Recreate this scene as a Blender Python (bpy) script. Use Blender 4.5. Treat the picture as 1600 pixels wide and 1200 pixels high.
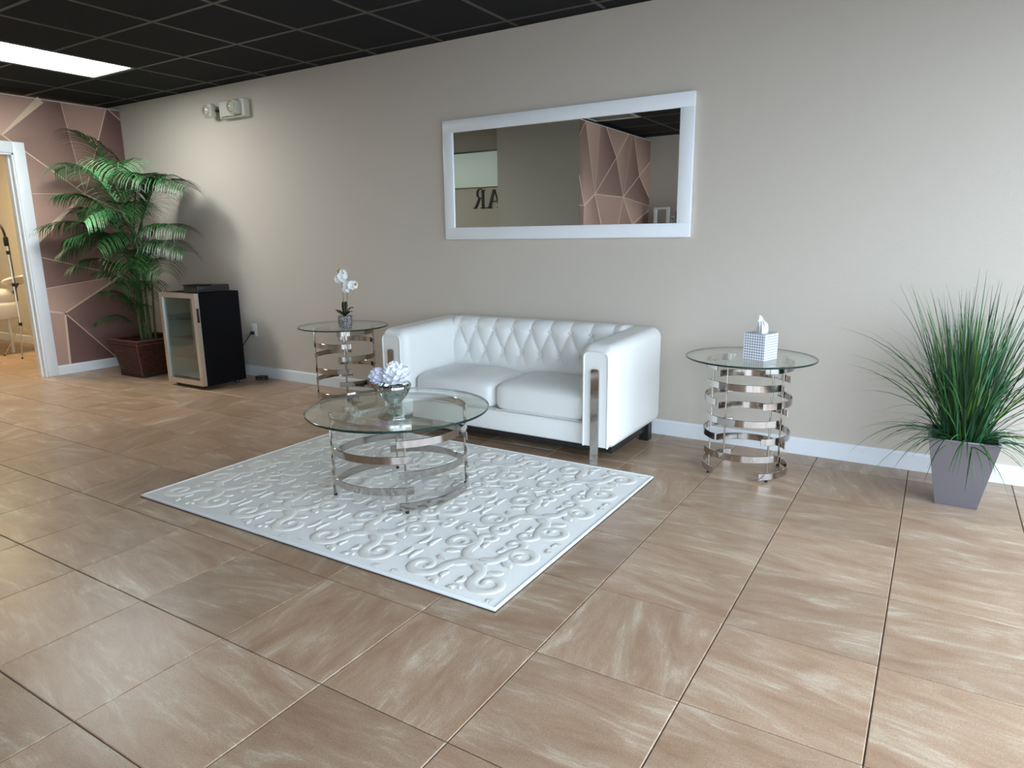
import bpy, math, random
from mathutils import Vector, Matrix
R = math.radians
sc = bpy.context.scene
for o in list(bpy.data.objects): bpy.data.objects.remove(o, do_unlink=True)
COL = sc.collection

# ------------------------------------------------------------------ camera
F_PX, YAW, PITCH, ROLL = 1067.73, 0.556663, 0.212054, -0.0121596
CAM = Vector((0.946, -4.1095, 1.254))
fwd = Vector((-math.sin(YAW)*math.cos(PITCH), math.cos(YAW)*math.cos(PITCH), -math.sin(PITCH)))
r0 = Vector((math.cos(YAW), math.sin(YAW), 0)); u0 = r0.cross(fwd)
rr = r0*math.cos(ROLL)+u0*math.sin(ROLL); uu = -r0*math.sin(ROLL)+u0*math.cos(ROLL)
cd = bpy.data.cameras.new('camera'); cam = bpy.data.objects.new('camera', cd); COL.objects.link(cam)
m3 = Matrix((rr, uu, -fwd)).transposed()
cam.matrix_world = Matrix.Translation(CAM) @ m3.to_4x4()
cd.sensor_width = 36; cd.lens = 36*F_PX/1600; cd.clip_start = 0.02
sc.camera = cam

# ------------------------------------------------------------------ room measures
CEIL = 2.583; XR = 2.3; YB = -5.42; XL = -6.2; XFAR = -10.4; PT = 2.53; XP = -2.65
# ------------------------------------------------------------------ world, daylight, exposure
w = bpy.data.worlds.new('overcast_sky'); sc.world = w; w.use_nodes = True
bg = w.node_tree.nodes['Background']; bg.inputs[0].default_value = (0.74, 0.88, 1.04, 1); bg.inputs[1].default_value = 7.4
def portal(name, loc, rot, sx, sy):
    l = bpy.data.lights.new(name, 'AREA'); l.shape = 'RECTANGLE'; l.size = sx; l.size_y = sy; l.cycles.is_portal = True
    o = bpy.data.objects.new(name, l); COL.objects.link(o); o.location = loc; o.rotation_euler = rot; return o
portal('window_portal', (XR-0.02, -2.75, 1.25), (0, R(90), 0), 2.4, 4.9)
portal('window_portal', (1.5, YB+0.02, 1.25), (R(90), 0, 0), 1.6, 2.4)
vs = sc.view_settings; vs.view_transform = 'Standard'; vs.look = 'None'; vs.gamma = 1; vs.use_curve_mapping = False
vs.exposure = 0.15

# ------------------------------------------------------------------ materials
def srgb(r, g, b):
    f = lambda c: (c/255/12.92) if c/255 <= .04045 else ((c/255+.055)/1.055)**2.4
    return (f(r), f(g), f(b), 1)
def newmat(name):
    m = bpy.data.materials.new(name); m.use_nodes = True
    nt = m.node_tree; return m, nt, nt.nodes['Principled BSDF']
def N(nt, t, **kw):
    n = nt.nodes.new(t)
    for k, v in kw.items(): setattr(n, k, v)
    return n
def mat(name, col, rough=.5, metal=0, var=.06, scale=18, bump=0, bscale=200, spec=.5, coat=0, sheen=0, trans=0, sss=0):
    m, nt, b = newmat(name); L = nt.links.new
    tc = N(nt, 'ShaderNodeTexCoord'); no = N(nt, 'ShaderNodeTexNoise'); no.inputs['Scale'].default_value = scale; no.inputs['Detail'].default_value = 4
    L(tc.outputs['Object'], no.inputs['Vector'])
    mx = N(nt, 'ShaderNodeMix', data_type='RGBA')
    c = Vector(col[:3]); mx.inputs[6].default_value = (*(c*(1-var)), 1); mx.inputs[7].default_value = (*[min(1, x) for x in c*(1+var)], 1)
    L(no.outputs[0], mx.inputs[0]); L(mx.outputs[2], b.inputs['Base Color'])
    b.inputs['Roughness'].default_value = rough; b.inputs['Metallic'].default_value = metal
    b.inputs['Specular IOR Level'].default_value = spec; b.inputs['Coat Weight'].default_value = coat
    b.inputs['Sheen Weight'].default_value = sheen; b.inputs['Transmission Weight'].default_value = trans
    if bump:
        n2 = N(nt, 'ShaderNodeTexNoise'); n2.inputs['Scale'].default_value = bscale; n2.inputs['Detail'].default_value = 2
        L(tc.outputs['Object'], n2.inputs['Vector'])
        bp = N(nt, 'ShaderNodeBump'); bp.inputs['Strength'].default_value = bump; bp.inputs['Distance'].default_value = .01
        L(n2.outputs[0], bp.inputs['Height']); L(bp.outputs[0], b.inputs['Normal'])
    return m
def emis(name, col, s):
    m, nt, b = newmat(name)
    b.inputs['Base Color'].default_value = col; b.inputs['Emission Color'].default_value = col; b.inputs['Emission Strength'].default_value = s
    return m
def thin_glass(name, tint, ior=1.5, rough=0.0):
    m, nt, b = newmat(name); nt.nodes.remove(b); L = nt.links.new
    out = nt.nodes['Material Output']
    t = N(nt, 'ShaderNodeBsdfTransparent'); t.inputs[0].default_value = tint
    g = N(nt, 'ShaderNodeBsdfGlossy'); g.inputs['Roughness'].default_value = rough; g.inputs['Color'].default_value = (1, 1, 1, 1)
    fr = N(nt, 'ShaderNodeFresnel'); fr.inputs['IOR'].default_value = ior
    geo = N(nt, 'ShaderNodeNewGeometry')
    # same reflectance from both sides of the pane: feed an inverted IOR on back faces
    mi = N(nt, 'ShaderNodeMix', data_type='FLOAT'); mi.inputs[2].default_value = ior; mi.inputs[3].default_value = 1/ior
    L(geo.outputs['Backfacing'], mi.inputs[0]); L(mi.outputs[0], fr.inputs['IOR'])
    mx = N(nt, 'ShaderNodeMixShader'); L(fr.outputs[0], mx.inputs[0]); L(t.outputs[0], mx.inputs[1]); L(g.outputs[0], mx.inputs[2])
    L(mx.outputs[0], out.inputs[0]); return m

M = {}
M['wall'] = mat('wall_paint_tan', srgb(206, 196, 184), .75, var=.015, scale=2, bump=.22, bscale=170, spec=.25)
M['wall_plain'] = mat('wall_paint_tan_shaded', srgb(178, 175, 165), .8, var=.02, scale=2, bump=.15, bscale=170, spec=.2)  # same tan paint, with the shade on return and sign walls in its colour
M['white_trim'] = mat('white_trim_paint', srgb(236, 240, 244), .35, var=.01)
M['mirror_frame'] = mat('mirror_frame_white', srgb(246, 249, 252), .3, var=.01)
M['ceil_tile'] = mat('black_ceiling_tile', srgb(40, 40, 42), .9, var=.12, scale=60, bump=.25, bscale=120, spec=.15)
M['ceil_bar'] = mat('black_grid_metal', srgb(74, 70, 68), .5, var=.05, spec=.4)
M['grout'] = mat('floor_grout', srgb(96, 84, 74), .9, var=.1)
M['leather'] = mat('white_leather', srgb(238, 238, 235), .38, var=.012, scale=6, bump=.05, bscale=260, spec=.5)
M['chrome'] = mat('polished_chrome', (.52, .485, .455, 1), .10, 1, var=.02, scale=5)
M['steel'] = mat('brushed_steel', (.76, .73, .70, 1), .30, 1, var=.05, scale=40)
M['black'] = mat('black_enamel', (.004, .004, .006, 1), .6, var=.2, spec=.12)
M['black_plastic'] = mat('black_plastic', (.012, .012, .012, 1), .4, var=.2)
M['rubber'] = mat('black_rubber', (.015, .015, .015, 1), .7, var=.2)
M['glass_top'] = thin_glass('clear_table_glass', (.93, .972, .952, 1))
M['glass_edge'] = mat('green_glass_edge', (.008, .030, .026, 1), .15, var=.2, spec=.35)
M['pane'] = thin_glass('window_pane_glass', (.97, .985, .98, 1), 1.45)
M['cooler_glass'] = thin_glass('cooler_door_glass', (.66, .72, .71, 1), 1.8)
M['mirror'] = mat('mirror_silver', (.80, .82, .79, 1), .0, 1, var=.0)
M['rug'] = mat('rug_pile_white', srgb(232, 230, 225), .95, var=.05, scale=160, bump=.6, bscale=420, spec=.1, sheen=.2)
M['rug_scroll'] = mat('rug_scroll_cream', srgb(234, 232, 224), .95, var=.04, scale=160, bump=.4, bscale=420, spec=.1, sheen=.2)
M['rug_edge'] = mat('rug_binding', srgb(238, 240, 242), .9, var=.04, bump=.3, bscale=300, spec=.1)
M['rug_back'] = mat('rug_backing', srgb(70, 66, 64), .9)
M['petal'] = mat('silk_petal_white', srgb(244, 245, 250), .7, var=.02, spec=.2)
M['petal_lilac'] = mat('silk_petal_lilac_white', srgb(232, 232, 246), .7, var=.03, spec=.2)
M['orchid'] = mat('orchid_petal_white', srgb(245, 246, 244), .55, var=.02, spec=.3)
M['orchid_lip'] = mat('orchid_lip_yellow', srgb(188, 170, 96), .6)
M['stem'] = mat('orchid_stem_olive', srgb(112, 112, 62), .6, var=.15)
M['orchid_leaf'] = mat('orchid_leaf_dark', srgb(36, 42, 34), .45, var=.2)
M['soil'] = mat('dark_soil', srgb(40, 32, 26), .95, var=.4, scale=80, bump=.8, bscale=90)
M['silver_bowl'] = mat('silvered_glass', (.56, .60, .58, 1), .09, 1, var=.12, scale=30, bump=.08, bscale=30)
M['pot_metal'] = mat('pewter_planter', srgb(130, 127, 134), .36, .45, var=.04, scale=6)
M['wicker'] = mat('wicker_brown', srgb(112, 62, 46), .6, var=.45, scale=70, bump=.5, bscale=130)
M['wicker_dark'] = mat('wicker_base_dark', srgb(44, 26, 22), .6, var=.2)
M['palm'] = mat('palm_leaf_green', srgb(38, 84, 38), .40, var=.45, scale=7, spec=.5)
M['palm_pale'] = mat('palm_leaf_pale_green', srgb(110, 172, 116), .36, var=.2, scale=7, spec=.5)
M['cane'] = mat('palm_cane_green', srgb(84, 96, 50), .5, var=.3, scale=25)
M['grass'] = mat('grass_blade_green', srgb(56, 104, 52), .45, var=.4, scale=14)
M['grass_dark'] = mat('grass_blade_dark', srgb(30, 62, 34), .45, var=.4, scale=14)
M['grass_light'] = mat('grass_blade_light', srgb(112, 146, 62), .45, var=.3, scale=14)
M['grass_blue'] = mat('grass_blade_bluegreen', srgb(58, 118, 88), .45, var=.3, scale=14)
M['tissue'] = mat('tissue_paper', srgb(247, 248, 250), .9, var=.01, spec=.1)
M['plastic_white'] = mat('white_plastic', srgb(226, 226, 220), .35, var=.01)
M['beige_plastic'] = mat('cream_plastic', srgb(212, 208, 196), .4, var=.02)
M['lens'] = thin_glass('clear_lamp_lens', (.9, .9, .88, 1), 1.5, .05)
M['linen'] = mat('white_table_cover', srgb(236, 232, 226), .8, var=.02)
M['cord'] = M['rubber']
M['letters'] = mat('black_letter', (.012, .012, .012, 1), .45)
M['mint'] = mat('pale_green_panel', srgb(196, 216, 206), .35, var=.04, scale=3)
M['frosted'] = emis('backlit_frosted_glass', srgb(184, 200, 193), .26)
M['sheen_white'] = mat('white_display', srgb(236, 238, 236), .4, var=.01)
M['brown_glass'] = mat('dark_bottle', srgb(70, 54, 50), .25, var=.1)
M['asphalt'] = mat('pavement_grey', srgb(150, 150, 148), .9, var=.08, scale=3)
M['gold'] = mat('gold_print', srgb(226, 200, 174), .42, .0, var=.06, scale=4)
M['alum'] = mat('dark_aluminium', srgb(62, 60, 58), .4, .6)
M['light_panel'] = emis('fluorescent_diffuser', (.95, 1.0, .98, 1), 20.0)
M['warm_panel'] = emis('warm_diffuser', (1.0, .80, .47, 1), 36.0)

def floor_mat():
    m, nt, b = newmat('stone_look_tile'); L = nt.links.new
    tc = N(nt, 'ShaderNodeTexCoord'); oi = N(nt, 'ShaderNodeObjectInfo')
    add = N(nt, 'ShaderNodeVectorMath', operation='ADD'); mul = N(nt, 'ShaderNodeVectorMath', operation='SCALE'); 
    comb = N(nt, 'ShaderNodeCombineXYZ'); mm = N(nt, 'ShaderNodeMath', operation='MULTIPLY'); mm.inputs[1].default_value = 917.0
    L(oi.outputs['Random'], mm.inputs[0]); L(mm.outputs[0], comb.inputs[0]); L(mm.outputs[0], comb.inputs[1])
    rot = N(nt, 'ShaderNodeVectorRotate', rotation_type='Z_AXIS')
    ra = N(nt, 'ShaderNodeMapRange'); L(oi.outputs['Random'], ra.inputs[0]); ra.inputs[3].default_value = -.16; ra.inputs[4].default_value = .2
    L(tc.outputs['Object'], rot.inputs['Vector']); 
    fr7 = N(nt, 'ShaderNodeMath', operation='MULTIPLY'); fr7.inputs[1].default_value = 37.0; L(oi.outputs['Random'], fr7.inputs[0])
    frc = N(nt, 'ShaderNodeMath', operation='FRACT'); L(fr7.outputs[0], frc.inputs[0])
    gt = N(nt, 'ShaderNodeMath', operation='GREATER_THAN'); gt.inputs[1].default_value = .8; L(frc.outputs[0], gt.inputs[0])
    qa = N(nt, 'ShaderNodeMath', operation='MULTIPLY_ADD'); qa.inputs[1].default_value = 1.3; L(gt.outputs[0], qa.inputs[0]); L(ra.outputs[0], qa.inputs[2]); L(qa.outputs[0], rot.inputs['Angle'])
    L(rot.outputs[0], add.inputs[0]); L(comb.outputs[0], add.inputs[1])
    mp = N(nt, 'ShaderNodeMapping'); mp.inputs['Scale'].default_value = (3.0, 11.0, 1); L(add.outputs[0], mp.inputs[0])
    n1 = N(nt, 'ShaderNodeTexNoise'); n1.inputs['Scale'].default_value = 1.0; n1.inputs['Detail'].default_value = 12; n1.inputs['Roughness'].default_value = .66; n1.inputs['Distortion'].default_value = .55
    L(mp.outputs[0], n1.inputs['Vector'])
    mp4 = N(nt, 'ShaderNodeMapping'); mp4.inputs['Scale'].default_value = (4.0, 46.0, 1); L(add.outputs[0], mp4.inputs[0])
    n4 = N(nt, 'ShaderNodeTexNoise'); n4.inputs['Scale'].default_value = 1.0; n4.inputs['Detail'].default_value = 6; n4.inputs['Roughness'].default_value = .7; n4.inputs['Distortion'].default_value = 1.2
    L(mp4.outputs[0], n4.inputs['Vector'])
    n2 = N(nt, 'ShaderNodeTexNoise'); n2.inputs['Scale'].default_value = 2.2; n2.inputs['Detail'].default_value = 5
    L(add.outputs[0], n2.inputs['Vector'])
    n3 = N(nt, 'ShaderNodeTexNoise'); n3.inputs['Scale'].default_value = 190; n3.inputs['Detail'].default_value = 2; L(tc.outputs['Object'], n3.inputs['Vector'])
    cr = N(nt, 'ShaderNodeValToRGB'); e = cr.color_ramp.elements
    e[0].position = .28; e[0].color = srgb(150, 118, 94); e[1].position = .82; e[1].color = srgb(212, 200, 182)
    for p, c in ((.44, srgb(168, 138, 113)), (.56, srgb(176, 150, 126)), (.66, srgb(192, 172, 150))):
        k = e.new(p); k.color = c
    c4 = N(nt, 'ShaderNodeMapRange'); c4.inputs[1].default_value = .5; c4.inputs[2].default_value = .8; c4.inputs[3].default_value = 0; c4.inputs[4].default_value = .24; L(n4.outputs[0], c4.inputs[0])
    pk = N(nt, 'ShaderNodeMapRange'); pk.inputs[1].default_value = .42; pk.inputs[2].default_value = .62; L(n1.outputs[0], pk.inputs[0])
    sm_ = N(nt, 'ShaderNodeMath', operation='MULTIPLY'); L(c4.outputs[0], sm_.inputs[0]); L(pk.outputs[0], sm_.inputs[1])
    ad = N(nt, 'ShaderNodeMath', operation='ADD'); L(n1.outputs[0], ad.inputs[0]); L(sm_.outputs[0], ad.inputs[1])
    L(ad.outputs[0], cr.inputs[0])
    mx = N(nt, 'ShaderNodeMix', data_type='RGBA', blend_type='MULTIPLY'); mx.inputs[0].default_value = .5
    c2 = N(nt, 'ShaderNodeValToRGB'); c2.color_ramp.elements[0].position = .3; c2.color_ramp.elements[0].color = (.78, .72, .68, 1); c2.color_ramp.elements[1].position = .65; c2.color_ramp.elements[1].color = (1.12, 1.1, 1.08, 1)
    L(n2.outputs[0], c2.inputs[0]); L(cr.outputs[0], mx.inputs[6]); L(c2.outputs[0], mx.inputs[7])
    m3_ = N(nt, 'ShaderNodeMix', data_type='RGBA', blend_type='OVERLAY'); m3_.inputs[0].default_value = .35
    L(mx.outputs[2], m3_.inputs[6]); L(n3.outputs[0], m3_.inputs[7])
    # slight value change from tile to tile
    hv = N(nt, 'ShaderNodeHueSaturation'); vr = N(nt, 'ShaderNodeMapRange'); vr.inputs[3].default_value = .9; vr.inputs[4].default_value = 1.08
    L(oi.outputs['Random'], vr.inputs[0]); L(vr.outputs[0], hv.inputs['Value']); L(m3_.outputs[2], hv.inputs['Color'])
    L(hv.outputs[0], b.inputs['Base Color'])
    rg = N(nt, 'ShaderNodeMapRange'); rg.inputs[3].default_value = .24; rg.inputs[4].default_value = .42; L(n1.outputs[0], rg.inputs[0]); L(rg.outputs[0], b.inputs['Roughness'])
    bp = N(nt, 'ShaderNodeBump'); bp.inputs['Strength'].default_value = .05; bp.inputs['Distance'].default_value = .004; L(n3.outputs[0], bp.inputs['Height']); L(bp.outputs[0], b.inputs['Normal'])
    b.inputs['Specular IOR Level'].default_value = .5
    return m
M['tile'] = floor_mat()

def vcol_mat(name):
    m, nt, b = newmat(name); L = nt.links.new
    a = N(nt, 'ShaderNodeVertexColor'); a.layer_name = 'print'
    no = N(nt, 'ShaderNodeTexNoise'); no.inputs['Scale'].default_value = 30
    mx = N(nt, 'ShaderNodeMix', data_type='RGBA', blend_type='OVERLAY'); mx.inputs[0].default_value = .06
    L(a.outputs[0], mx.inputs[6]); L(no.outputs[1], mx.inputs[7]); L(mx.outputs[2], b.inputs['Base Color'])
    b.inputs['Roughness'].default_value = .5; return m
M['wallpaper'] = vcol_mat('rose_gold_wallpaper')
def dotted_mat():
    m, nt, b = newmat('dotted_box_print'); L = nt.links.new
    tc = N(nt, 'ShaderNodeTexCoord'); vo = N(nt, 'ShaderNodeTexVoronoi'); vo.inputs['Scale'].default_value = 95; vo.inputs['Randomness'].default_value = .12
    vo.voronoi_dimensions = '2D'; vo.inputs['Scale'].default_value = 74; vo.inputs['Randomness'].default_value = 0
    sx = N(nt, 'ShaderNodeSeparateXYZ'); cx_ = N(nt, 'ShaderNodeCombineXYZ'); aa = N(nt, 'ShaderNodeMath', operation='ADD')
    L(tc.outputs['Object'], sx.inputs[0]); L(sx.outputs[0], aa.inputs[0]); L(sx.outputs[1], aa.inputs[1]); L(aa.outputs[0], cx_.inputs[0]); L(sx.outputs[2], cx_.inputs[1]); L(cx_.outputs[0], vo.inputs['Vector'])
    cr = N(nt, 'ShaderNodeValToRGB'); cr.color_ramp.elements[0].position = .24; cr.color_ramp.elements[0].color = srgb(112, 120, 134); cr.color_ramp.elements[1].position = .34; cr.color_ramp.elements[1].color = srgb(236, 240, 248)
    L(vo.outputs[0], cr.inputs[0]); L(cr.outputs[0], b.inputs['Base Color']); b.inputs['Roughness'].default_value = .4; return m
M['dotted'] = dotted_mat()
def speckle_mat():
    m, nt, b = newmat('speckled_stone_pot'); L = nt.links.new
    tc = N(nt, 'ShaderNodeTexCoord'); no = N(nt, 'ShaderNodeTexNoise'); no.inputs['Scale'].default_value = 110; no.inputs['Detail'].default_value = 4
    L(tc.outputs['Object'], no.inputs['Vector'])
    cr = N(nt, 'ShaderNodeValToRGB'); cr.color_ramp.elements[0].position = .38; cr.color_ramp.elements[0].color = srgb(70, 66, 66); cr.color_ramp.elements[1].position = .62; cr.color_ramp.elements[1].color = srgb(176, 170, 172)
    L(no.outputs[0], cr.inputs[0]); L(cr.outputs[0], b.inputs['Base Color']); b.inputs['Roughness'].default_value = .7
    bp = N(nt, 'ShaderNodeBump'); bp.inputs['Strength'].default_value = .5; bp.inputs['Distance'].default_value = .004; L(no.outputs[0], bp.inputs['Height']); L(bp.outputs[0], b.inputs['Normal']); return m
M['speckle'] = speckle_mat()
def weave_mat():
    m, nt, b = newmat('woven_wicker'); L = nt.links.new
    tc = N(nt, 'ShaderNodeTexCoord'); sx = N(nt, 'ShaderNodeSeparateXYZ'); cx_ = N(nt, 'ShaderNodeCombineXYZ'); aa = N(nt, 'ShaderNodeMath', operation='ADD')
    L(tc.outputs['Object'], sx.inputs[0]); L(sx.outputs[0], aa.inputs[0]); L(sx.outputs[1], aa.inputs[1]); L(aa.outputs[0], cx_.inputs[0]); L(sx.outputs[2], cx_.inputs[1])
    br = N(nt, 'ShaderNodeTexBrick'); L(cx_.outputs[0], br.inputs['Vector'])
    br.inputs['Color1'].default_value = srgb(104, 58, 42); br.inputs['Color2'].default_value = srgb(70, 36, 28); br.inputs['Mortar'].default_value = srgb(34, 18, 15)
    br.inputs['Scale'].default_value = 1; br.inputs['Brick Width'].default_value = .034; br.inputs['Row Height'].default_value = .0158; br.inputs['Mortar Size'].default_value = .0026; br.inputs['Mortar Smooth'].default_value = .6
    L(br.outputs[0], b.inputs['Base Color']); b.inputs['Roughness'].default_value = .5
    bp = N(nt, 'ShaderNodeBump'); bp.inputs['Strength'].default_value = .9; bp.inputs['Distance'].default_value = .008; bp.invert = True; L(br.outputs[1], bp.inputs['Height']); L(bp.outputs[0], b.inputs['Normal']); return m
M['weave'] = weave_mat()

# ------------------------------------------------------------------ mesh helpers
class MB:
    def __init__(s): s.v = []; s.f = []; s.m = []
    def add(s, vs, fs, mi=0):
        o = len(s.v); s.v += [tuple(v) for v in vs]; s.f += [tuple(i+o for i in f) for f in fs]; s.m += [mi]*len(fs); return s
    def box(s, x0, x1, y0, y1, z0, z1, mi=0):
        return s.add([(x0,y0,z0),(x1,y0,z0),(x1,y1,z0),(x0,y1,z0),(x0,y0,z1),(x1,y0,z1),(x1,y1,z1),(x0,y1,z1)],
                     [(3,2,1,0),(4,5,6,7),(0,1,5,4),(1,2,6,5),(2,3,7,6),(3,0,4,7)], mi)
    def bbox(s, x0, x1, y0, y1, z0, z1, b=.005, seg=2, mi=0):
        """box with rounded edges (superellipse-free: three nested offset rings)"""
        return s.rounded(x0, x1, y0, y1, z0, z1, b, seg, mi)
    def rounded(s, x0, x1, y0, y1, z0, z1, r, n=4, mi=0):
        r = min(r, (x1-x0)/2-1e-4, (y1-y0)/2-1e-4, (z1-z0)/2-1e-4)
        cx, cy, cz = (x0+x1)/2, (y0+y1)/2, (z0+z1)/2; hx, hy, hz = (x1-x0)/2-r, (y1-y0)/2-r, (z1-z0)/2-r
        rows = []; vs = []
        nu = 4*(n+1); 
        for side, lat0 in ((-1, -90), (1, 0)):
            for i in range(n+1):
                la = R(lat0+90*i/n); row = []
                for q in range(4):
                    for j in range(n+1):
                        lo = R(90*q+90*j/n)
                        sx = 1 if q in (0, 3) else -1; sy = 1 if q in (0, 1) else -1
                        row.append(len(vs)); vs.append((cx+sx*hx+r*math.cos(la)*math.cos(lo), cy+sy*hy+r*math.cos(la)*math.sin(lo), cz+side*hz+r*math.sin(la)))
                rows.append(row)
        fs = []
        for a, b in zip(rows, rows[1:]):
            for k in range(nu): fs.append((a[k], a[(k+1) % nu], b[(k+1) % nu], b[k]))
        fs.append(tuple(reversed(rows[0]))); fs.append(tuple(rows[-1]))
        return s.add(vs, fs, mi)
    def tube(s, pts, rad, n=8, cap=True, mi=0):
        pts = [Vector(p) for p in pts]; k = len(pts); rads = rad if isinstance(rad, (list, tuple)) else [rad]*k
        vs = []; fs = []; prev = None
        for i, p in enumerate(pts):
            t = (pts[min(i+1, k-1)]-pts[max(i-1, 0)]).normalized()
            if prev is None: a = t.cross(Vector((0, 0, 1)) if abs(t.z) < .9 else Vector((1, 0, 0))).normalized()
            else: a = (prev-t*prev.dot(t)).normalized()
            prev = a; b = t.cross(a)
            for j in range(n):
                g = 2*math.pi*j/n; vs.append(p+(a*math.cos(g)+b*math.sin(g))*rads[i])
        for i in range(k-1):
            for j in range(n): fs.append((i*n+j, i*n+(j+1) % n, (i+1)*n+(j+1) % n, (i+1)*n+j))
        if cap: fs.append(tuple(reversed(range(n)))); fs.append(tuple((k-1)*n+j for j in range(n)))
        return s.add(vs, fs, mi)
    def lathe(s, prof, n=32, c=(0, 0, 0), mi=0, cap=True, mis=None):
        vs = []; fs = []; k = len(prof)
        for r, z in prof:
            for j in range(n):
                g = 2*math.pi*j/n; vs.append((c[0]+r*math.cos(g), c[1]+r*math.sin(g), c[2]+z))
        o = len(s.v); s.v += vs
        for i in range(k-1):
            for j in range(n):
                s.f.append((o+i*n+j, o+i*n+(j+1) % n, o+(i+1)*n+(j+1) % n, o+(i+1)*n+j)); s.m.append(mis[i] if mis else mi)
        if cap:
            s.f.append(tuple(o+j for j in reversed(range(n)))); s.m.append(mis[0] if mis else mi)
            s.f.append(tuple(o+(k-1)*n+j for j in range(n))); s.m.append(mis[-1] if mis else mi)
        return s
    def ball(s, c, rx, ry=None, rz=None, n=12, mi=0):
        ry = ry or rx; rz = rz or rx; m = max(4, n//2)
        prof = []; vs = [(c[0], c[1], c[2]-rz)]; fs = []
        for i in range(1, m):
            la = -math.pi/2+math.pi*i/m
            for j in range(n): g = 2*math.pi*j/n; vs.append((c[0]+rx*math.cos(la)*math.cos(g), c[1]+ry*math.cos(la)*math.sin(g), c[2]+rz*math.sin(la)))
        vs.append((c[0], c[1], c[2]+rz)); top = len(vs)-1
        for j in range(n): fs.append((0, 1+(j+1) % n, 1+j)); fs.append((top, top-n+j, top-n+(j+1) % n))
        for i in range(m-2):
            for j in range(n): a = 1+i*n; fs.append((a+j, a+(j+1) % n, a+n+(j+1) % n, a+n+j))
        return s.add(vs, fs, mi)
    def grid(s, P, closed=False, mi=0):
        """P[i][j] points"""
        o = []; vs = []; nj = len(P[0])
        for row in P: vs += row
        fs = [(i*nj+j, i*nj+j+1, (i+1)*nj+j+1, (i+1)*nj+j) for i in range(len(P)-1) for j in range(nj-1)]
        return s.add(vs, fs, mi)
    def build(s, name, mats, parent=None, smooth=True, angle=35, rot=None):
        me = bpy.data.meshes.new(name); me.from_pydata([tuple(v) for v in s.v], [], s.f)
        mats = mats if isinstance(mats, (list, tuple)) else [mats]
        for q in mats: me.materials.append(M[q] if isinstance(q, str) else q)
        if len(mats) > 1: me.polygons.foreach_set('material_index', s.m)
        if smooth:
            me.polygons.foreach_set('use_smooth', [True]*len(me.polygons)); me.set_sharp_from_angle(angle=R(angle))
        me.update()
        o = bpy.data.objects.new(name, me); COL.objects.link(o)
        if parent is not None: o.parent = parent
        return o
def tag(o, label=None, cat=None, group=None, kind=None):
    if label: o['label'] = label
    if cat: o['category'] = cat
    if group: o['group'] = group
    if kind: o['kind'] = kind
    return o
def empty(name, loc, rz=0, **kw):
    o = bpy.data.objects.new(name, None); COL.objects.link(o); o.location = loc; o.rotation_euler = (0, 0, rz); o.empty_display_size = .1
    return tag(o, **kw)
def dup(o, parent=None, loc=None):
    c = o.copy(); COL.objects.link(c); c.parent = parent
    if loc is not None: c.location = loc
    for ch in list(o.children): dup(ch, c)
    return c
def struct(name, mb, mats, **kw):
    return tag(mb.build(name, mats, **kw), kind='structure')

# ------------------------------------------------------------------ floor with single tiles
S = 0.4535; TX0 = 0.0; TY0 = -2.46825; G = .0032
fl = struct('floor', MB().box(XFAR-.1, XR+.1, YB-.1, .1, -.08, -.0045), 'grout', smooth=False)
proto_t = {}
def tile_mesh(w_, d_):
    key = (round(w_, 3), round(d_, 3))
    if key not in proto_t:
        mb = MB(); c = .0022; x, y = w_/2, d_/2
        mb.add([(-x,-y,-.008),(x,-y,-.008),(x,y,-.008),(-x,y,-.008),(-x,-y,-c),(x,-y,-c),(x,y,-c),(-x,y,-c),(-x+c,-y+c,0),(x-c,-y+c,0),(x-c,y-c,0),(-x+c,y-c,0)],
               [(0,1,5,4),(1,2,6,5),(2,3,7,6),(3,0,4,7),(4,5,9,8),(5,6,10,9),(6,7,11,10),(7,4,8,11),(8,9,10,11)])
        o = mb.build('tile', 'tile', smooth=False); proto_t[key] = o.data; bpy.data.objects.remove(o)
    return proto_t[key]
rest = MB()
nt_ = 0
for i in range(-24, 6):
    for j in range(-7, 6):
        x0, x1 = TX0+i*S+G/2, TX0+(i+1)*S-G/2; y0, y1 = TY0+j*S+G/2, TY0+(j+1)*S-G/2
        x0, x1, y0, y1 = max(x0, XFAR), min(x1, XR), max(y0, YB), min(y1, 0)
        if x1-x0 < .02 or y1-y0 < .02: continue
        if (x1 < XL-.2 and y0 < -2.2) or (x1 < XP and y1 < -3.5): continue      # closed rooms the photo shows nothing of
        o = bpy.data.objects.new('tile', tile_mesh(x1-x0, y1-y0)); COL.objects.link(o); o.parent = fl
        o.location = ((x0+x1)/2, (y0+y1)/2, 0); nt_ += 1
print('tiles', nt_)

# ------------------------------------------------------------------ ceiling: plenum slab, tee bars, single panels
ce = struct('ceiling', MB().box(XFAR-.1, XR+.1, YB-.1, .1, CEIL+.03, CEIL+.1), 'ceil_tile', smooth=False)
GX, GY, GP = -3.356, -.14, .6096
gx = [GX+GP*k for k in range(-11, 10) if XFAR < GX+GP*k < XR]; gy = [GY-GP*k for k in range(0, 9) if GY-GP*k > YB]
for x in gx: MB().box(x-.012, x+.012, YB, 0, CEIL-.004, CEIL+.012).build('grid_bar', 'ceil_bar', ce, smooth=False)
for k, y in enumerate(gy):
    cuts = [(GX-3*GP, GX-2*GP), (GX-8*GP, GX-7*GP)] if k == 2 else []     # the long fittings interrupt this row
    x = XFAR
    for a, b in sorted(cuts)+[(XR, XR)]:
        MB().box(x, a, y-.012, y+.012, CEIL-.0035, CEIL+.0115).build('grid_bar', 'ceil_bar', ce, smooth=False); x = b
MB().box(XFAR, XR, -.022, 0, CEIL-.004, CEIL+.012).build('wall_angle', 'ceil_tile', ce, smooth=False)
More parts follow.
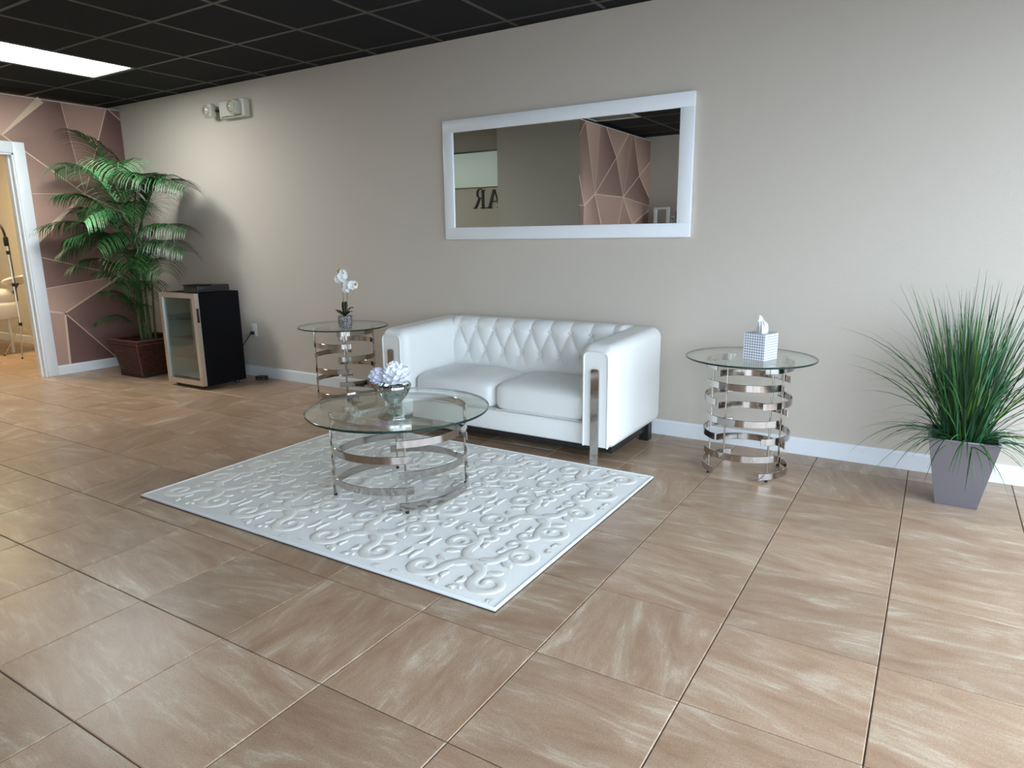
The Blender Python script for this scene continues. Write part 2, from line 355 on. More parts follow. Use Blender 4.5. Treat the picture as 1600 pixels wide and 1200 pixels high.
# ceiling cells taken by fittings
taken = {(round(GX-3*GP, 2), 1), (round(GX-3*GP, 2), 2), (round(GX+GP, 2), 5), (round(GX-8*GP, 2), 1), (round(GX-8*GP, 2), 2)}
xs = [XFAR]+gx+[XR]; ys = [0]+gy+[YB]
pm = {}
for a, b in zip(xs, xs[1:]):
    for k, (c, d) in enumerate(zip(ys, ys[1:])):
        if (round(a, 2), k-1) in taken: continue
        w_, d_ = b-a-.004, c-d-.004
        if w_ < .02 or d_ < .02: continue
        if a < XL-.3 and d < -2.7: continue
        key = (round(w_, 3), round(d_, 3))
        if key not in pm:
            x, y = w_/2, d_/2; e = .014
            o = MB().add([(-x,-y,.012),(x,-y,.012),(x,y,.012),(-x,y,.012),(-x,-y,.005),(x,-y,.005),(x,y,.005),(-x,y,.005),(-x+e,-y+e,0),(x-e,-y+e,0),(x-e,y-e,0),(-x+e,y-e,0)],
                [(4,5,1,0),(5,6,2,1),(6,7,3,2),(7,4,0,3),(8,9,5,4),(9,10,6,5),(10,11,7,6),(11,8,4,7),(11,10,9,8)]).build('ceiling_panel', 'ceil_tile', smooth=False)
            pm[key] = o.data; bpy.data.objects.remove(o)
        o = bpy.data.objects.new('ceiling_panel', pm[key]); COL.objects.link(o); o.parent = ce; o.location = ((a+b)/2, (c+d)/2, CEIL-.001)

# ------------------------------------------------------------------ walls
struct('wall_back', MB().box(XFAR, XR+.15, 0, .12, 0, CEIL+.02), 'wall', smooth=False)
struct('wall_front', MB().box(XFAR, .7, YB-.12, YB, 0, CEIL+.02).box(.7, XR+.15, YB-.12, YB, 2.5, CEIL+.02), 'wall', smooth=False)
struct('wall_far_left', MB().box(XFAR-.1, XFAR, YB, 0, 0, CEIL+.02), 'wall', smooth=False)
DY0, DY1, DH = -1.01, -1.93, 2.04     # doorway in the partition
pl = struct('wall_left', MB().box(XL-.12, XL, DY0, 0, 0, PT).box(XL-.12, XL, YB, DY1, 0, PT).box(XL-.12, XL, DY1, DY0, DH, PT), 'wall_plain', smooth=False)
# second partition with the same paper (seen in the mirror), the plain return beside it, and the sign wall behind
XP = -2.65
pr = struct('wall_partition', MB().box(XP-.12, XP, YB, -3.2, 0, PT), 'wall_plain', smooth=False)
struct('wall_return', MB().box(-3.75, XP-.12, -3.3, -3.2, 0, CEIL), 'wall_plain', smooth=False)
struct('wall_sign', MB().box(XL, XP-.12, -3.54, -3.42, 0, CEIL), 'wall_plain', smooth=False)
def baseboard(name, x0, x1, y0, y1, h=.097, ax='y'):
    mb = MB(); mb.box(x0, x1, y0, y1, 0, h-.012)
    if ax == 'y': mb.add([(x0,y0,h-.012),(x1,y0,h-.012),(x1,y1,h-.012),(x0,y1,h-.012),(x0,y0+.007,h),(x1,y0+.007,h),(x1,y1,h),(x0,y1,h)], [(0,1,5,4),(1,2,6,5),(3,0,4,7),(4,5,6,7)])
    else: mb.add([(x0,y0,h-.012),(x1,y0,h-.012),(x1,y1,h-.012),(x0,y1,h-.012),(x0,y0,h),(x1-.007,y0,h),(x1-.007,y1,h),(x0,y1,h)], [(0,1,5,4),(1,2,6,5),(2,3,7,6),(4,5,6,7)])
    return struct(name, mb, 'white_trim', smooth=False)
baseboard('baseboard_back', XL, XR, -.014, -.0005)
baseboard('baseboard_treatment_room', XFAR, XL-.12, -.014, -.0005)
baseboard('baseboard_left', XL+.0005, XL+.014, -.915, -.014, .09, ax='x')
baseboard('baseboard_left_beyond_door', XL+.0005, XL+.014, -3.42, -2.025, .09, ax='x')
struct('baseboard_return', MB().box(-3.75, XP+.014, -3.1995, -3.186, 0, .09), 'white_trim', smooth=False)
struct('baseboard_sign', MB().box(XL+.014, -3.76, -3.4195, -3.406, 0, .09), 'white_trim', smooth=False)
baseboard('baseboard_partition', XP+.0005, XP+.014, YB, -3.2, .09, ax='x')

# wallpaper print: flat facets with soft colour gradients, gold lines a hair proud
LT, MD, DK = srgb(206, 168, 150), srgb(168, 128, 114), srgb(108, 76, 72)
def mixc(a, b, t): return tuple(a[k]*(1-t)+b[k]*t for k in range(4))
def paper(parent, xface, P, polys, lines, lw=1.0):
    for nm, ks, shade in polys:
        pts = [P[k] if isinstance(k, str) else k for k in ks]
        # subdivide each facet as a fan round its centroid, colour runs across the facet
        cy = sum(p[0] for p in pts)/len(pts); cz = sum(p[1] for p in pts)/len(pts)
        me = bpy.data.meshes.new('paper_facet'); n = len(pts)
        vs = [(xface+.0015, y, z) for y, z in pts]+[(xface+.0015, cy, cz)]
        me.from_pydata(vs, [], [(i, (i+1) % n, n) for i in range(n)])
        at = me.color_attributes.new('print', 'FLOAT_COLOR', 'POINT')
        for i in range(n): at.data[i].color = mixc(DK, LT, shade[i % len(shade)])
        at.data[n].color = mixc(DK, LT, sum(shade)/len(shade))
        me.materials.append(M['wallpaper']); me.update()
        o = bpy.data.objects.new('paper_facet', me); COL.objects.link(o); o.parent = parent
    for a, b, wa, wb in lines:
        wa *= lw; wb *= lw
        a = P[a] if isinstance(a, str) else a; b = P[b] if isinstance(b, str) else b
        d = Vector((b[0]-a[0], b[1]-a[1])).normalized(); q = Vector((-d.y, d.x))
        v = [(xface+.0022, a[0]+q.x*wa, a[1]+q.y*wa), (xface+.0022, a[0]-q.x*wa, a[1]-q.y*wa), (xface+.0022, b[0]-q.x*wb, b[1]-q.y*wb), (xface+.0022, b[0]+q.x*wb, b[1]+q.y*wb)]
        MB().add(v, [(0, 1, 2, 3)]).build('gold_line', 'gold', parent, smooth=False)
PW = dict(T0=(-1.45, PT), A=(-.716, PT), B=(-1.074, 2.185), N1=(-.438, 1.71), D=(-.546, PT), E=(-.132, PT), Fp=(-.109, PT), TR=(0, PT), R1=(0, 2.44), L1=(-1.0, 1.69),
          Tk=(-1.0, 1.21), Rn=(0, 1.50), g=(-1.0, 1.145), h=(-1.0, .82), i=(-1.0, .63), N2=(-.192, .914), N3=(-.778, .586), N4=(-.802, .03), dg=(-.30, .03), bl=(-1.0, .03), br=(0, .03), W0=(-1.45, 2.04), W1=(-1.01, 2.04), C1=(-1.0, 2.13))
paper(pl, XL, PW, [
    ('a', ('T0', 'W0', 'B', 'A'), (.8, .9, 1, .75)), ('a2', ('W0', 'W1', 'C1', 'B'), (.5, .4, .4, .5)),
    ('b', ('A', 'B', 'C1', 'N1', 'D'), (.25, .55, .35, .4, .1)), ('c', ('D', 'N1', 'E'), (.6, .35, .85)),
    ('d', ('E', 'N1', 'Rn', 'R1', 'Fp'), (.1, .3, .15, .0, .05)), ('e', ('Fp', 'R1', 'TR'), (.1, .2, .15)),
    ('f', ('C1', 'W1', 'L1', 'N1'), (.45, .5, .75, .45)), ('g', ('L1', 'Tk', 'N1'), (.8, .95, .5)),
    ('h', ('N1', 'Tk', 'g', 'N2', 'Rn'), (.3, .2, .3, .1, .1)), ('i', ('g', 'h', 'N2'), (.3, .22, .1)),
    ('j', ('h', 'i', 'N3', 'N2'), (.75, 1, .95, .5)), ('k', ('i', 'bl', 'N4', 'N3'), (.8, .65, .7, .9)),
    ('l', ('N3', 'N4', 'dg'), (.05, .15, .1)), ('m', ('N3', 'dg', 'br', 'N2'), (.3, .1, .05, .12)), ('n', ('N2', 'br', 'Rn'), (.2, .1, .25)),
    # beyond the doorway
    ('o', ((-1.94, .03), (-1.94, 2.53), (-2.6, 1.5)), (.3, .8, .5)), ('p', ((-1.94, .03), (-2.6, 1.5), (-3.3, .03)), (.6, .2, .4)), ('q', ((-1.94, 2.53), (-3.4, 2.53), (-2.6, 1.5)), (.2, .5, .9)), ('r', ((-2.6, 1.5), (-3.4, 2.53), (-4.4, 2.53), (-4.4, .03), (-3.3, .03)), (.5, .9, .4, .2, .7)),
    ('s', ((-1.45, 2.04), (-1.94, 2.04), (-1.94, 2.53), (-1.45, 2.53)), (.4, .3, .6, .8))],
    [('A', 'B', .040, .008), ('B', 'N1', .007, .006), ('D', 'N1', .003, .003), ('E', 'N1', .008, .004), ('Fp', 'R1', .006, .006), ('L1', 'N1', .004, .003), ('N1', 'Tk', .006, .045), ('N1', 'Rn', .006, .006),
     ('g', 'N2', .005, .003), ('h', 'N2', .004, .003), ('N3', 'N2', .010, .012), ('i', 'N3', .014, .010), ('N3', 'N4', .012, .014), ('N3', 'dg', .007, .005), ((-1.94, .03), (-2.6, 1.5), .006, .006), ((-2.6, 1.5), (-3.4, 2.53), .006, .008)], .78)
MB().box(XL-.12, XL+.004, -1.95, -.0, PT, PT+.006).build('top_edge_strip', 'white_trim', pl, smooth=False)
PM = dict(tl=(-3.2, PT), a=(-3.36, PT), b=(-3.75, PT), c=(-3.93, PT), d=(-4.63, PT), e=(-4.74, PT), f=(-4.82, PT), g=(YB, PT), n1=(-3.63, 1.74), n2=(-4.25, 2.21), n3=(-4.49, 1.74), n4=(-5.03, 2.04), n5=(-3.34, 1.60),
          h=(YB, 2.25), i=(YB, 1.77), j=(YB, 1.66), k=(YB, 1.60), l=(-4.82, 1.40), m=(-4.25, 1.15), n=(-3.95, 1.15), o=(-3.32, 1.15), p=(-3.2, 1.93), q=(-3.2, 1.60), r=(-3.2, 2.36), m2=(-4.5, .05), bl=(-3.2, .05), br=(YB, .05))
paper(pr, XP, PM, [
    ('a', ('a', 'b', 'n1'), (1, .8, .55)), ('b', ('b', 'c', 'n2', 'n1'), (.5, .15, .05, .55)), ('c', ('c', 'd', 'n2'), (.6, .75, .9)), ('d', ('d', 'e', 'n3', 'n2'), (.5, .5, .5, .9)),
    ('e', ('e', 'f', 'n4', 'n3'), (.55, .3, .1, .5)), ('f', ('f', 'g', 'h', 'n4'), (.75, .1, .3, 1)), ('g', ('n4', 'h', 'i'), (.9, .6, .8)), ('h', ('n3', 'n4', 'i', 'j'), (.5, .1, .0, .25)),
    ('i', ('n1', 'n2', 'n3'), (.5, .2, .25)), ('j', ('n1', 'n3', 'm', 'n'), (.8, .75, .6, .5)), ('k', ('n3', 'l', 'm2', 'm'), (.7, .5, .2, .4)), ('l', ('n3', 'j', 'k', 'l'), (.95, .3, .6, .95)),
    ('m', ('n1', 'n', 'o', 'n5'), (.4, .25, .75, 1)), ('n', ('r', 'a', 'n1', 'n5', 'p'), (.3, .2, .6, 1, .25)), ('n2', ('tl', 'a', 'r'), (.1, .2, .1)), ('o', ('p', 'n5', 'q'), (.2, .4, .2)), ('p', ('q', 'n5', 'o', (-3.2, 1.15)), (.2, .35, .2, .1)),
    ('q', ((-3.2, 1.15), 'o', 'bl'), (.4, .6, .2)), ('r', ('o', 'n', 'm2', 'bl'), (.7, .3, .2, .5)), ('s', ('n', 'm', 'm2'), (.5, .8, .4)), ('t', ('l', 'k', 'br', 'm2'), (.6, .2, .3, .7))],
    [('a', 'n1', .006, .003), ('b', 'n1', .003, .003), ('c', 'n2', .010, .008), ('n2', 'n3', .009, .006), ('d', 'n2', .010, .008), ('n2', 'n1', .007, .006), ('e', 'n3', .003, .003), ('f', 'n4', .008, .007), ('n4', 'i', .009, .012),
     ('n3', 'n4', .008, .007), ('n4', 'h', .010, .009), ('n1', 'n3', .005, .005), ('n3', 'j', .005, .004), ('n1', 'n5', .008, .012), ('p', 'n5', .009, .006), ('n1', 'n', .008, .016), ('n3', 'm', .007, .009), ('n3', 'l', .009, .014), ('l', 'k', .012, .014), ('n5', 'q', .004, .004), ('a', 'r', .004, .004), ('n5', 'o', .004, .004), ('l', 'm2', .006, .006)])
MB().box(XP-.12, XP+.004, YB, -3.2, PT, PT+.006).build('top_edge_strip', 'white_trim', pr, smooth=False)

# doorway lining and casing
tr = empty('trim_1', (0, 0, 0), kind='structure')
def casing(y0, y1, z0, z1): return MB().rounded(XL+.0005, XL+.018, y0, y1, z0, z1, .005, 2).build('casing', 'white_trim', tr)
casing(-1.014, -.915, 0, 2.135); casing(-2.025, -1.926, 0, 2.135); casing(-1.926, -1.014, 2.036, 2.135)
for y0, y1 in ((DY0-.0, DY0-.018), (DY1+.018, DY1)): MB().box(XL-.135, XL+.006, y1, y0, 0, 2.04).build('jamb', 'white_trim', tr, smooth=False)
MB().box(XL-.135, XL+.006, DY1, DY0, 2.022, 2.04).build('jamb', 'white_trim', tr, smooth=False)
MB().box(XL-.075, XL-.045, DY0-.030, DY0-.018, 0, 2.022).build('door_stop', 'white_trim', tr, smooth=False)

# storefront glazing to the right and behind: mullions, sills, panes (the daylight comes in here)
def storefront(name, p0, p1, n, side):
    root = empty(name, (0, 0, 0), kind='structure')
    for k in range(n+1):
        t = k/n; x = p0[0]+(p1[0]-p0[0])*t; y = p0[1]+(p1[1]-p0[1])*t
        MB().box(x-.03, x+.03, y-.03, y+.03, 0, 2.5).build('mullion', 'alum', root, smooth=False)
    for z0, z1 in ((0, .1), (2.42, 2.5)):
        if side == 'x': MB().box(p0[0]-.028, p0[0]+.028, p0[1], p1[1], z0, z1).build('rail', 'alum', root, smooth=False)
        else: MB().box(p0[0], p1[0], p0[1]-.028, p0[1]+.028, z0, z1).build('rail', 'alum', root, smooth=False)
    for k in range(n):
        a = k/n; b = (k+1)/n
        if side == 'x': MB().add([(p0[0], p0[1]+(p1[1]-p0[1])*a+.03, .1), (p0[0], p0[1]+(p1[1]-p0[1])*b-.03, .1), (p0[0], p0[1]+(p1[1]-p0[1])*b-.03, 2.42), (p0[0], p0[1]+(p1[1]-p0[1])*a+.03, 2.42)], [(0, 1, 2, 3)]).build('pane', 'pane', root, smooth=False)
        else: MB().add([(p0[0]+(p1[0]-p0[0])*a+.03, p0[1], .1), (p0[0]+(p1[0]-p0[0])*b-.03, p0[1], .1), (p0[0]+(p1[0]-p0[0])*b-.03, p0[1], 2.42), (p0[0]+(p1[0]-p0[0])*a+.03, p0[1], 2.42)], [(0, 1, 2, 3)]).build('pane', 'pane', root, smooth=False)
storefront('window_1', (XR+.06, -5.2), (XR+.06, -.3), 4, 'x')
storefront('window_2', (.7, YB-.06), (XR, YB-.06), 2, 'y')
struct('wall_right', MB().box(XR, XR+.12, -.3, .12, 0, CEIL).box(XR, XR+.12, YB-.12, -5.2, 0, CEIL).box(XR, XR+.12, -5.2, -.3, 2.5, CEIL), 'wall', smooth=False)
struct('floor_pavement', MB().box(-14, 40, YB-30, 14, -.3, -.1), 'asphalt', smooth=False)

# ------------------------------------------------------------------ ceiling fittings
def troffer(x0, y0, w_, d_, panel, label, name='ceiling_light'):
    root = empty(name, (x0+w_/2, y0-d_/2, CEIL), label=label, cat='ceiling light')
    x, y = w_/2-.012, d_/2-.012
    f = MB()
    for a in ((-x, x, -y, -y+.02), (-x, x, y-.02, y), (-x, -x+.02, -y+.02, y-.02), (x-.02, x, -y+.02, y-.02)): f.box(*a, -.002, .02)
    f.build('frame', 'plastic_white', root, smooth=False)
    MB().box(-x+.02, x-.02, -y+.02, y-.02, .002, .012).build('diffuser', panel, root, smooth=False)
    return root
troffer(GX-3*GP, GY-GP, GP, 2*GP, 'light_panel', 'long bright white fluorescent panel lit in the black ceiling')
v = empty('ceiling_vent', (GX+1.5*GP, GY-5.5*GP, CEIL), label='white louvred ceiling vent seen in the mirror', cat='vent')
f = MB()
for a in ((-.29, .29, -.29, -.26), (-.29, .29, .26, .29), (-.29, -.26, -.26, .26), (.26, .29, -.26, .26)): f.box(*a, -.004, .02)
f.build('frame', 'plastic_white', v, smooth=False)
for k in range(9):
    y = -.24+.06*k; MB().add([(-.26, y-.022, .002), (.26, y-.022, .002), (.26, y+.018, .022), (-.26, y+.018, .022)], [(0, 1, 2, 3), (3, 2, 1, 0)]).build('louvre', 'plastic_white', v, smooth=False)
MB().box(-.26, .26, -.26, .26, .024, .028).build('backing', 'ceil_bar', v, smooth=False)

# ------------------------------------------------------------------ rug with carved scrolls
RX0, RX1, RY0, RY1 = -2.352, -.228, -2.35, -.822
rug = empty('area_rug', ((RX0+RX1)/2, (RY0+RY1)/2, 0), label='white rug with raised scroll pattern under the glass coffee table', cat='rug')
hx, hy = (RX1-RX0)/2, (RY1-RY0)/2
MB().box(-hx, hx, -hy, hy, .0008, .004).build('backing', 'rug_back', rug, smooth=False)
MB().rounded(-hx, hx, -hy, hy, .004, .012, .0035, 2).build('pile', 'rug', rug)
b = MB()
for a in ((-hx, hx, -hy, -hy+.014), (-hx, hx, hy-.014, hy), (-hx, -hx+.014, -hy+.014, hy-.014), (hx-.014, hx, -hy+.014, hy-.014)): b.rounded(*a, .006, .0145, .004, 2)
b.build('binding', 'rug_edge', rug)
sm = MB()
def ridge(pts, ws, h=.0046, z=.0115):
    P = []; n = len(pts)
    if any(abs(p[0]) > hx-.03 or abs(p[1]) > hy-.03 for p in pts):
        keep = []; 
        for p, w_ in zip(pts, ws):
            if abs(p[0]) < hx-.035 and abs(p[1]) < hy-.035: keep.append((p, w_))
            elif keep: break
        if len(keep) < 4: return
        pts = [k[0] for k in keep]; ws = [k[1] for k in keep]; n = len(pts)
    for i in range(n):
        a = Vector(pts[max(i-1, 0)]); c = Vector(pts[min(i+1, n-1)]); t = (c-a).normalized(); q = Vector((-t.y, t.x)); p = Vector(pts[i]); w_ = ws[i]
        P.append([(p.x+q.x*w_*u, p.y+q.y*w_*u, z+h*hh) for u, hh in ((-1, -.15), (-.9, .5), (-.72, .92), (.0, 1), (.72, .92), (.9, .5), (1, -.15))])
    sm.grid(P)
def spiral(cx, cy, r0_, turns, a0, sgn, tail, mx=1, my=1, wmax=.021):
    """volute: eye at (cx,cy), unwinding to radius r0_, then a tail curve; mirrored with mx,my"""
    pts = []; ws = []; n = int(20*turns)
    for i in range(n+1):
        t = i/n; r_ = r0_*(.22+.78*t); a = a0+sgn*2*math.pi*turns*t
        pts.append((cx+r_*math.cos(a), cy+r_*math.sin(a))); ws.append(wmax*(.55+.45*t))
    ws[0] *= .5
    if tail:
        x, y = pts[-1]; px, py = pts[-2]; d = math.atan2(y-py, x-px); L_, bend = tail; m_ = 14
        for i in range(1, m_+1):
            d += bend/m_; x += math.cos(d)*L_/m_; y += math.sin(d)*L_/m_; pts.append((x, y)); ws.append(wmax*max(.12, 1-(i/m_)**2*.95))
    return pts, ws
def motif(ox, oy, fx, fy, sw=False):
    def tr_(p):
        x, y = p; 
        if sw: x, y = y, x
        return (ox+fx*x, oy+fy*y)
    items = [spiral(.150, .118, .074, 1.2, 2.2, 1, (.20, -1.9), wmax=.025), spiral(.062, .205, .044, 1.05, -.4, -1, (.14, 2.0), wmax=.021), spiral(.215, .232, .030, 1.0, 2.0, 1, (.09, -1.2), wmax=.016)]
    for pts, ws in items: ridge([tr_(p) for p in pts], ws)
    for (x, y, dx, dy, w_) in ((.012, .028, .07, .03, .022), (.035, .115, .0, .05, .014), (.1, .05, .05, -.03, .017), (.238, .02, .0, .085, .013)):
        n = 8; ridge([tr_((x+dx*i/n+.01*math.sin(math.pi*i/n), y+dy*i/n)) for i in range(n+1)], [w_*math.sin(math.pi*(.06+.88*(i/n)**.8))+.002 for i in range(n+1)])
cw = 2*hx/4; chh = 2*hy/3
for i in range(4):
    for j in range(3):
        ox = -hx+cw*(i+.5); oy = -hy+chh*(j+.5)
        for fx in (-1, 1):
            for fy in (-1, 1): motif(ox, oy, fx, fy)
tag(sm.build('scroll_pattern', 'rug_scroll', rug, angle=60), kind='stuff')

# ------------------------------------------------------------------ spiral-band glass tables
def arc(cx, cy, r_, a0, a1, n): return [(cx+r_*math.cos(a0+(a1-a0)*i/n), cy+r_*math.sin(a0+(a1-a0)*i/n)) for i in range(n+1)]
def band_mesh(r_, half, z, h, th, n=28):
    mb = MB(); P = []
    for i in range(n+1):
        a = -half+2*half*i/n; c, s_ = math.cos(a), math.sin(a); e = .0012
        ro, ri = r_+th/2, r_-th/2
        P.append([(ro*c, ro*s_, z-h/2+e), (ro*c, ro*s_, z+h/2-e), ((ro-e)*c, (ro-e)*s_, z+h/2), ((ri+e)*c, (ri+e)*s_, z+h/2), (ri*c, ri*s_, z+h/2-e), (ri*c, ri*s_, z-h/2+e), ((ri+e)*c, (ri+e)*s_, z-h/2), ((ro-e)*c, (ro-e)*s_, z-h/2), (ro*c, ro*s_, z-h/2+e)])
    mb.grid(P); k = 9
    mb.f.append(tuple(range(0, 8))); mb.m.append(0); mb.f.append(tuple(reversed(range(n*k, n*k+8)))); mb.m.append(0)
    return mb
def band_table(cx, cy, half, ztop, gr, levels, z0, dz, over, label, name, th=.012):
    root = empty(name, (cx, cy, .0), label=label, cat='table'); r_ = half*math.sqrt(2)
    gb = ztop-th; be = .024
    MB().lathe([(0.0005, gb), (gr-be, gb), (gr-.003, gb), (gr, gb+.002), (gr, gb+th-.0045), (gr-.0025, gb+th-.003), (gr-be, ztop), (0.0005, ztop)], 96, mis=[0, 0, 1, 1, 1, 0, 0], cap=False).build('glass_top', ['glass_top', 'glass_edge'], root, angle=12)
    zb = []
    for k in range(levels):
        z = z0+dz*k
        for ang in ((0, 180) if k % 2 == 0 else (-90, 90)):
            o = band_mesh(r_, R(45)+over/r_, z, .036, .005).build('band', 'chrome', root, angle=30); o.rotation_euler = (0, 0, R(ang))
    for a in (45, 135, 225, 315):
        x, y = (r_-.008)*math.cos(R(a)), (r_-.008)*math.sin(R(a))
        rod = MB().tube([(x, y, .012), (x, y, gb-.006)], .0048, 10).build('rod', 'chrome', root)
        MB().lathe([(.006, .0005), (.009, .0005), (.009, .008), (.005, .012)], 14, (x, y, 0)).build('foot_pad', 'rubber', rod)
        MB().lathe([(.004, -.007), (.011, -.006), (.011, -.001), (.009, 0)], 14, (x, y, gb)).build('top_pad', 'chrome', rod)
    return root
RUGZ = .0195
ct = band_table(-1.25, -1.64, .235, .45-RUGZ, .445, 6, .036, .074, .035, 'low round glass coffee table on chrome bands, standing on the white rug', 'coffee_table', .014)
ct.location.z = RUGZ
band_table(.14, -.435, .155, .628, .33, 7, .032, .0925, .048, 'round glass side table with chrome bands between sofa and grass plant, holding tissues', 'side_table')
band_table(-2.80, -.46, .155, .628, .33, 7, .032, .0925, .048, 'round glass side table with chrome bands behind the sofa arm, holding the orchid', 'side_table')

# ------------------------------------------------------------------ sofa
SX0, SX1, SF, SB = -2.13, -.468, -.80, -.055
sofa = empty('sofa', ((SX0+SX1)/2, (SF+SB)/2, 0), label='white leather tufted loveseat with chrome strap legs under the mirror', cat='sofa')
sw_, sd = (SX1-SX0)/2, (SB-SF)/2; AW = .212; AZ0, AZ1 = .105, .705
ix = sw_-AW
def arm(sg):
    # rounded-box arm, top softly crowned
    x0, x1 = (sw_-AW, sw_) if sg > 0 else (-sw_, -sw_+AW)
    a = MB().rounded(x0, x1, -sd, sd, AZ0, AZ1, .062, 8)
    a.v = [(x, y, z-.022*(1-(y+sd)/(2*sd))*(z > .4)) for x, y, z in a.v]
    o = a.build('arm', 'leather', sofa, angle=60)
    cx = (x0+x1)/2-.004
    # recessed-look front panel with piping
    def outline(hw, z0, z1, r_):
        p = [(-hw, z0)]; 
        for k in range(7): g = R(180-90*k/6); p.append((-hw+r_+r_*math.cos(g), z1-r_+r_*math.sin(g)))
        for k in range(7): g = R(90-90*k/6); p.append((hw-r_+r_*math.cos(g), z1-r_+r_*math.sin(g)))
        p.append((hw, z0)); return p
    out = outline(.072, .115, .642, .03); inn = outline(.066, .117, .636, .026); n = len(out)
    pm_ = MB(); vs = [(cx+x, -sd+.022, z) for x, z in out]+[(cx+x, -sd-.003, z) for x, z in out]+[(cx+x, -sd-.0045, z) for x, z in inn]
    fs = [(i, n+i, n+i+1, i+1) for i in range(n-1)]+[(n+i, 2*n+i, 2*n+i+1, n+i+1) for i in range(n-1)]+[tuple(2*n+i for i in range(n))]
    pm_.add(vs, fs); p = pm_.build('front_panel', 'leather', o, angle=40)
    MB().tube([(cx+x, -sd-.003, z) for x, z in out], .0062, 8).build('piping', 'leather', o)
    # strap leg
    st = MB(); hw = .0235; zt = .553; o2 = [(-hw, 0.0006)]
    for k in range(5): g = R(180-90*k/4); o2.append((-hw+.012+.012*math.cos(g), zt-.012+.012*math.sin(g)))
    for k in range(5): g = R(90-90*k/4); o2.append((hw-.012+.012*math.cos(g), zt-.012+.012*math.sin(g)))
    o2.append((hw, 0.0006)); n = len(o2)
    st.add([(cx+x, -sd-.018, z) for x, z in o2]+[(cx+x, -sd-.008, z) for x, z in o2], [tuple(range(n))]+[tuple(reversed(range(n, 2*n)))]+[(i, n+i, n+(i+1) % n, (i+1) % n) for i in range(n)])
    st.build('leg', 'chrome', sofa, smooth=False)
    bx = cx+(.05 if sg > 0 else -.05)
    MB().box(bx-.03, bx+.03, sd-.14, sd-.08, .0006, .11).build('leg', 'black_plastic', sofa, smooth=False)
arm(-1); arm(1)
MB().rounded(-ix-.01, ix+.01, -sd+.055, sd-.05, .098, .222, .012, 3).build('base_rail', 'leather', sofa)
MB().box(-sw_+.05, sw_-.05, -sd+.09, sd-.04, .06, .10).build('under_frame', 'black_plastic', sofa, smooth=False)
def cushion(x0, x1, y0, y1, z0, z1):
    mb = MB(); n = 30; cx, cy = (x0+x1)/2, (y0+y1)/2; hx_, hy_ = (x1-x0)/2, (y1-y0)/2
    def sgnp(v_, e): return math.copysign(abs(v_)**e, v_)
    rows = []
    for i in range(17):
        la = -math.pi/2+math.pi*i/16; row = []
        for j in range(48):
            lo = 2*math.pi*j/48
            cl = sgnp(math.cos(la), .30); x = hx_*cl*sgnp(math.cos(lo), .26); y = hy_*cl*sgnp(math.sin(lo), .26)
            z = sgnp(math.sin(la), .38); crown = (1-(x/hx_)**4)*(1-(y/hy_)**4)
            zz = (z0+z1)/2+(z1-z0)/2*z+(.028*crown if z > 0 else 0)
            row.append((cx+x, cy+y, zz))
        rows.append(row+[row[0]])
    mb.grid(rows); return mb
for x0, x1 in ((-ix+.002, -.002), (.002, ix-.002)):
    c = cushion(x0, x1, -sd+.058, .155, .215, .385).build('seat_cushion', 'leather', sofa, angle=80)
    e = [(x0+.03, -sd+.060, .236), (x1-.03, -sd+.060, .236)]
    MB().tube([(x0+.03+(x1-x0-.06)*t/8, -sd+.0605, .232) for t in range(9)], .0028, 6).build('piping', 'leather', c)
# tufted back: one skin from the seat up the front, over the top and down behind
TA = .1445; ZU, ZL_ = .652, .503; DZ = ZU-ZL_
prof = []   # (y, z, ny, nz) along the back cross-section
yb0, yb1, rt = .16, .19, .058
for k in range(34): t = k/33; prof.append((yb0+(yb1-yb0)*t*.4, .30+(.700-rt-.30)*t, -1, .05))
for k in range(1, 13):
    g = R(180-90*k/12); prof.append((prof[33][0]+rt+rt*math.cos(g), .700-rt+rt*math.sin(g), math.cos(g), math.sin(g)))
prof += [(sd-.05, .700, 0, 1), (sd-.015, .690, .5, .8), (sd, .66, 1, 0), (sd, .12, 1, 0)]
arcl = [0]
for a, b_ in zip(prof, prof[1:]): arcl.append(arcl[-1]+math.hypot(b_[0]-a[0], b_[1]-a[1]))
def tuft(x, s_, z):
    zz = .30+s_      # unrolled height
    p = x/TA; 
    if zz > ZU:      # pleats running up from the top row of buttons over the edge
        d = abs(math.sin(math.pi*p)); f_ = max(0, 1-(zz-ZU)/.11); return .017*(1-f_)*.75+.02*(d**.45)*f_+.012*(d**.5)*(1-f_)*max(0, 1-(zz-ZU)/.2)
    q1 = p+(zz-ZU)/(2*DZ); q2 = p-(zz-ZU)/(2*DZ)
    d = (abs(math.sin(math.pi*q1))*abs(math.sin(math.pi*q2)))
    f_ = 1 if zz > ZL_ else max(.0, 1-(ZL_-zz)/.11)
    
    bd_ = min(math.hypot((p-round(p))*TA, zz-ZU), math.hypot((p-.5-round(p-.5))*TA, zz-ZL_))
    return .026*((d+.0005)**.5)*f_+.016*(1-f_)-.010*math.exp(-(bd_/.02)**2)
bk = MB(); rows = []; NX = 220
for k, (y, z, ny, nz) in enumerate(prof):
    row = []
    for i in range(NX+1):
        x = -ix-.06+(2*ix+.12)*i/NX; d = tuft(x, arcl[k], z) if k < 47 else 0
        d *= max(0, min(1, (ix+.035-abs(x))/.03))
        row.append((x, y+ny*d, z+nz*d*.8))
    rows.append(row)
bk.grid(list(reversed(rows)))
ob = bk.build('backrest', 'leather', sofa, angle=70)
nb = int(ix/TA)
yfun = lambda z: prof[min(33, max(0, int(33*(z-.30)/(.700-rt-.30))))][0]
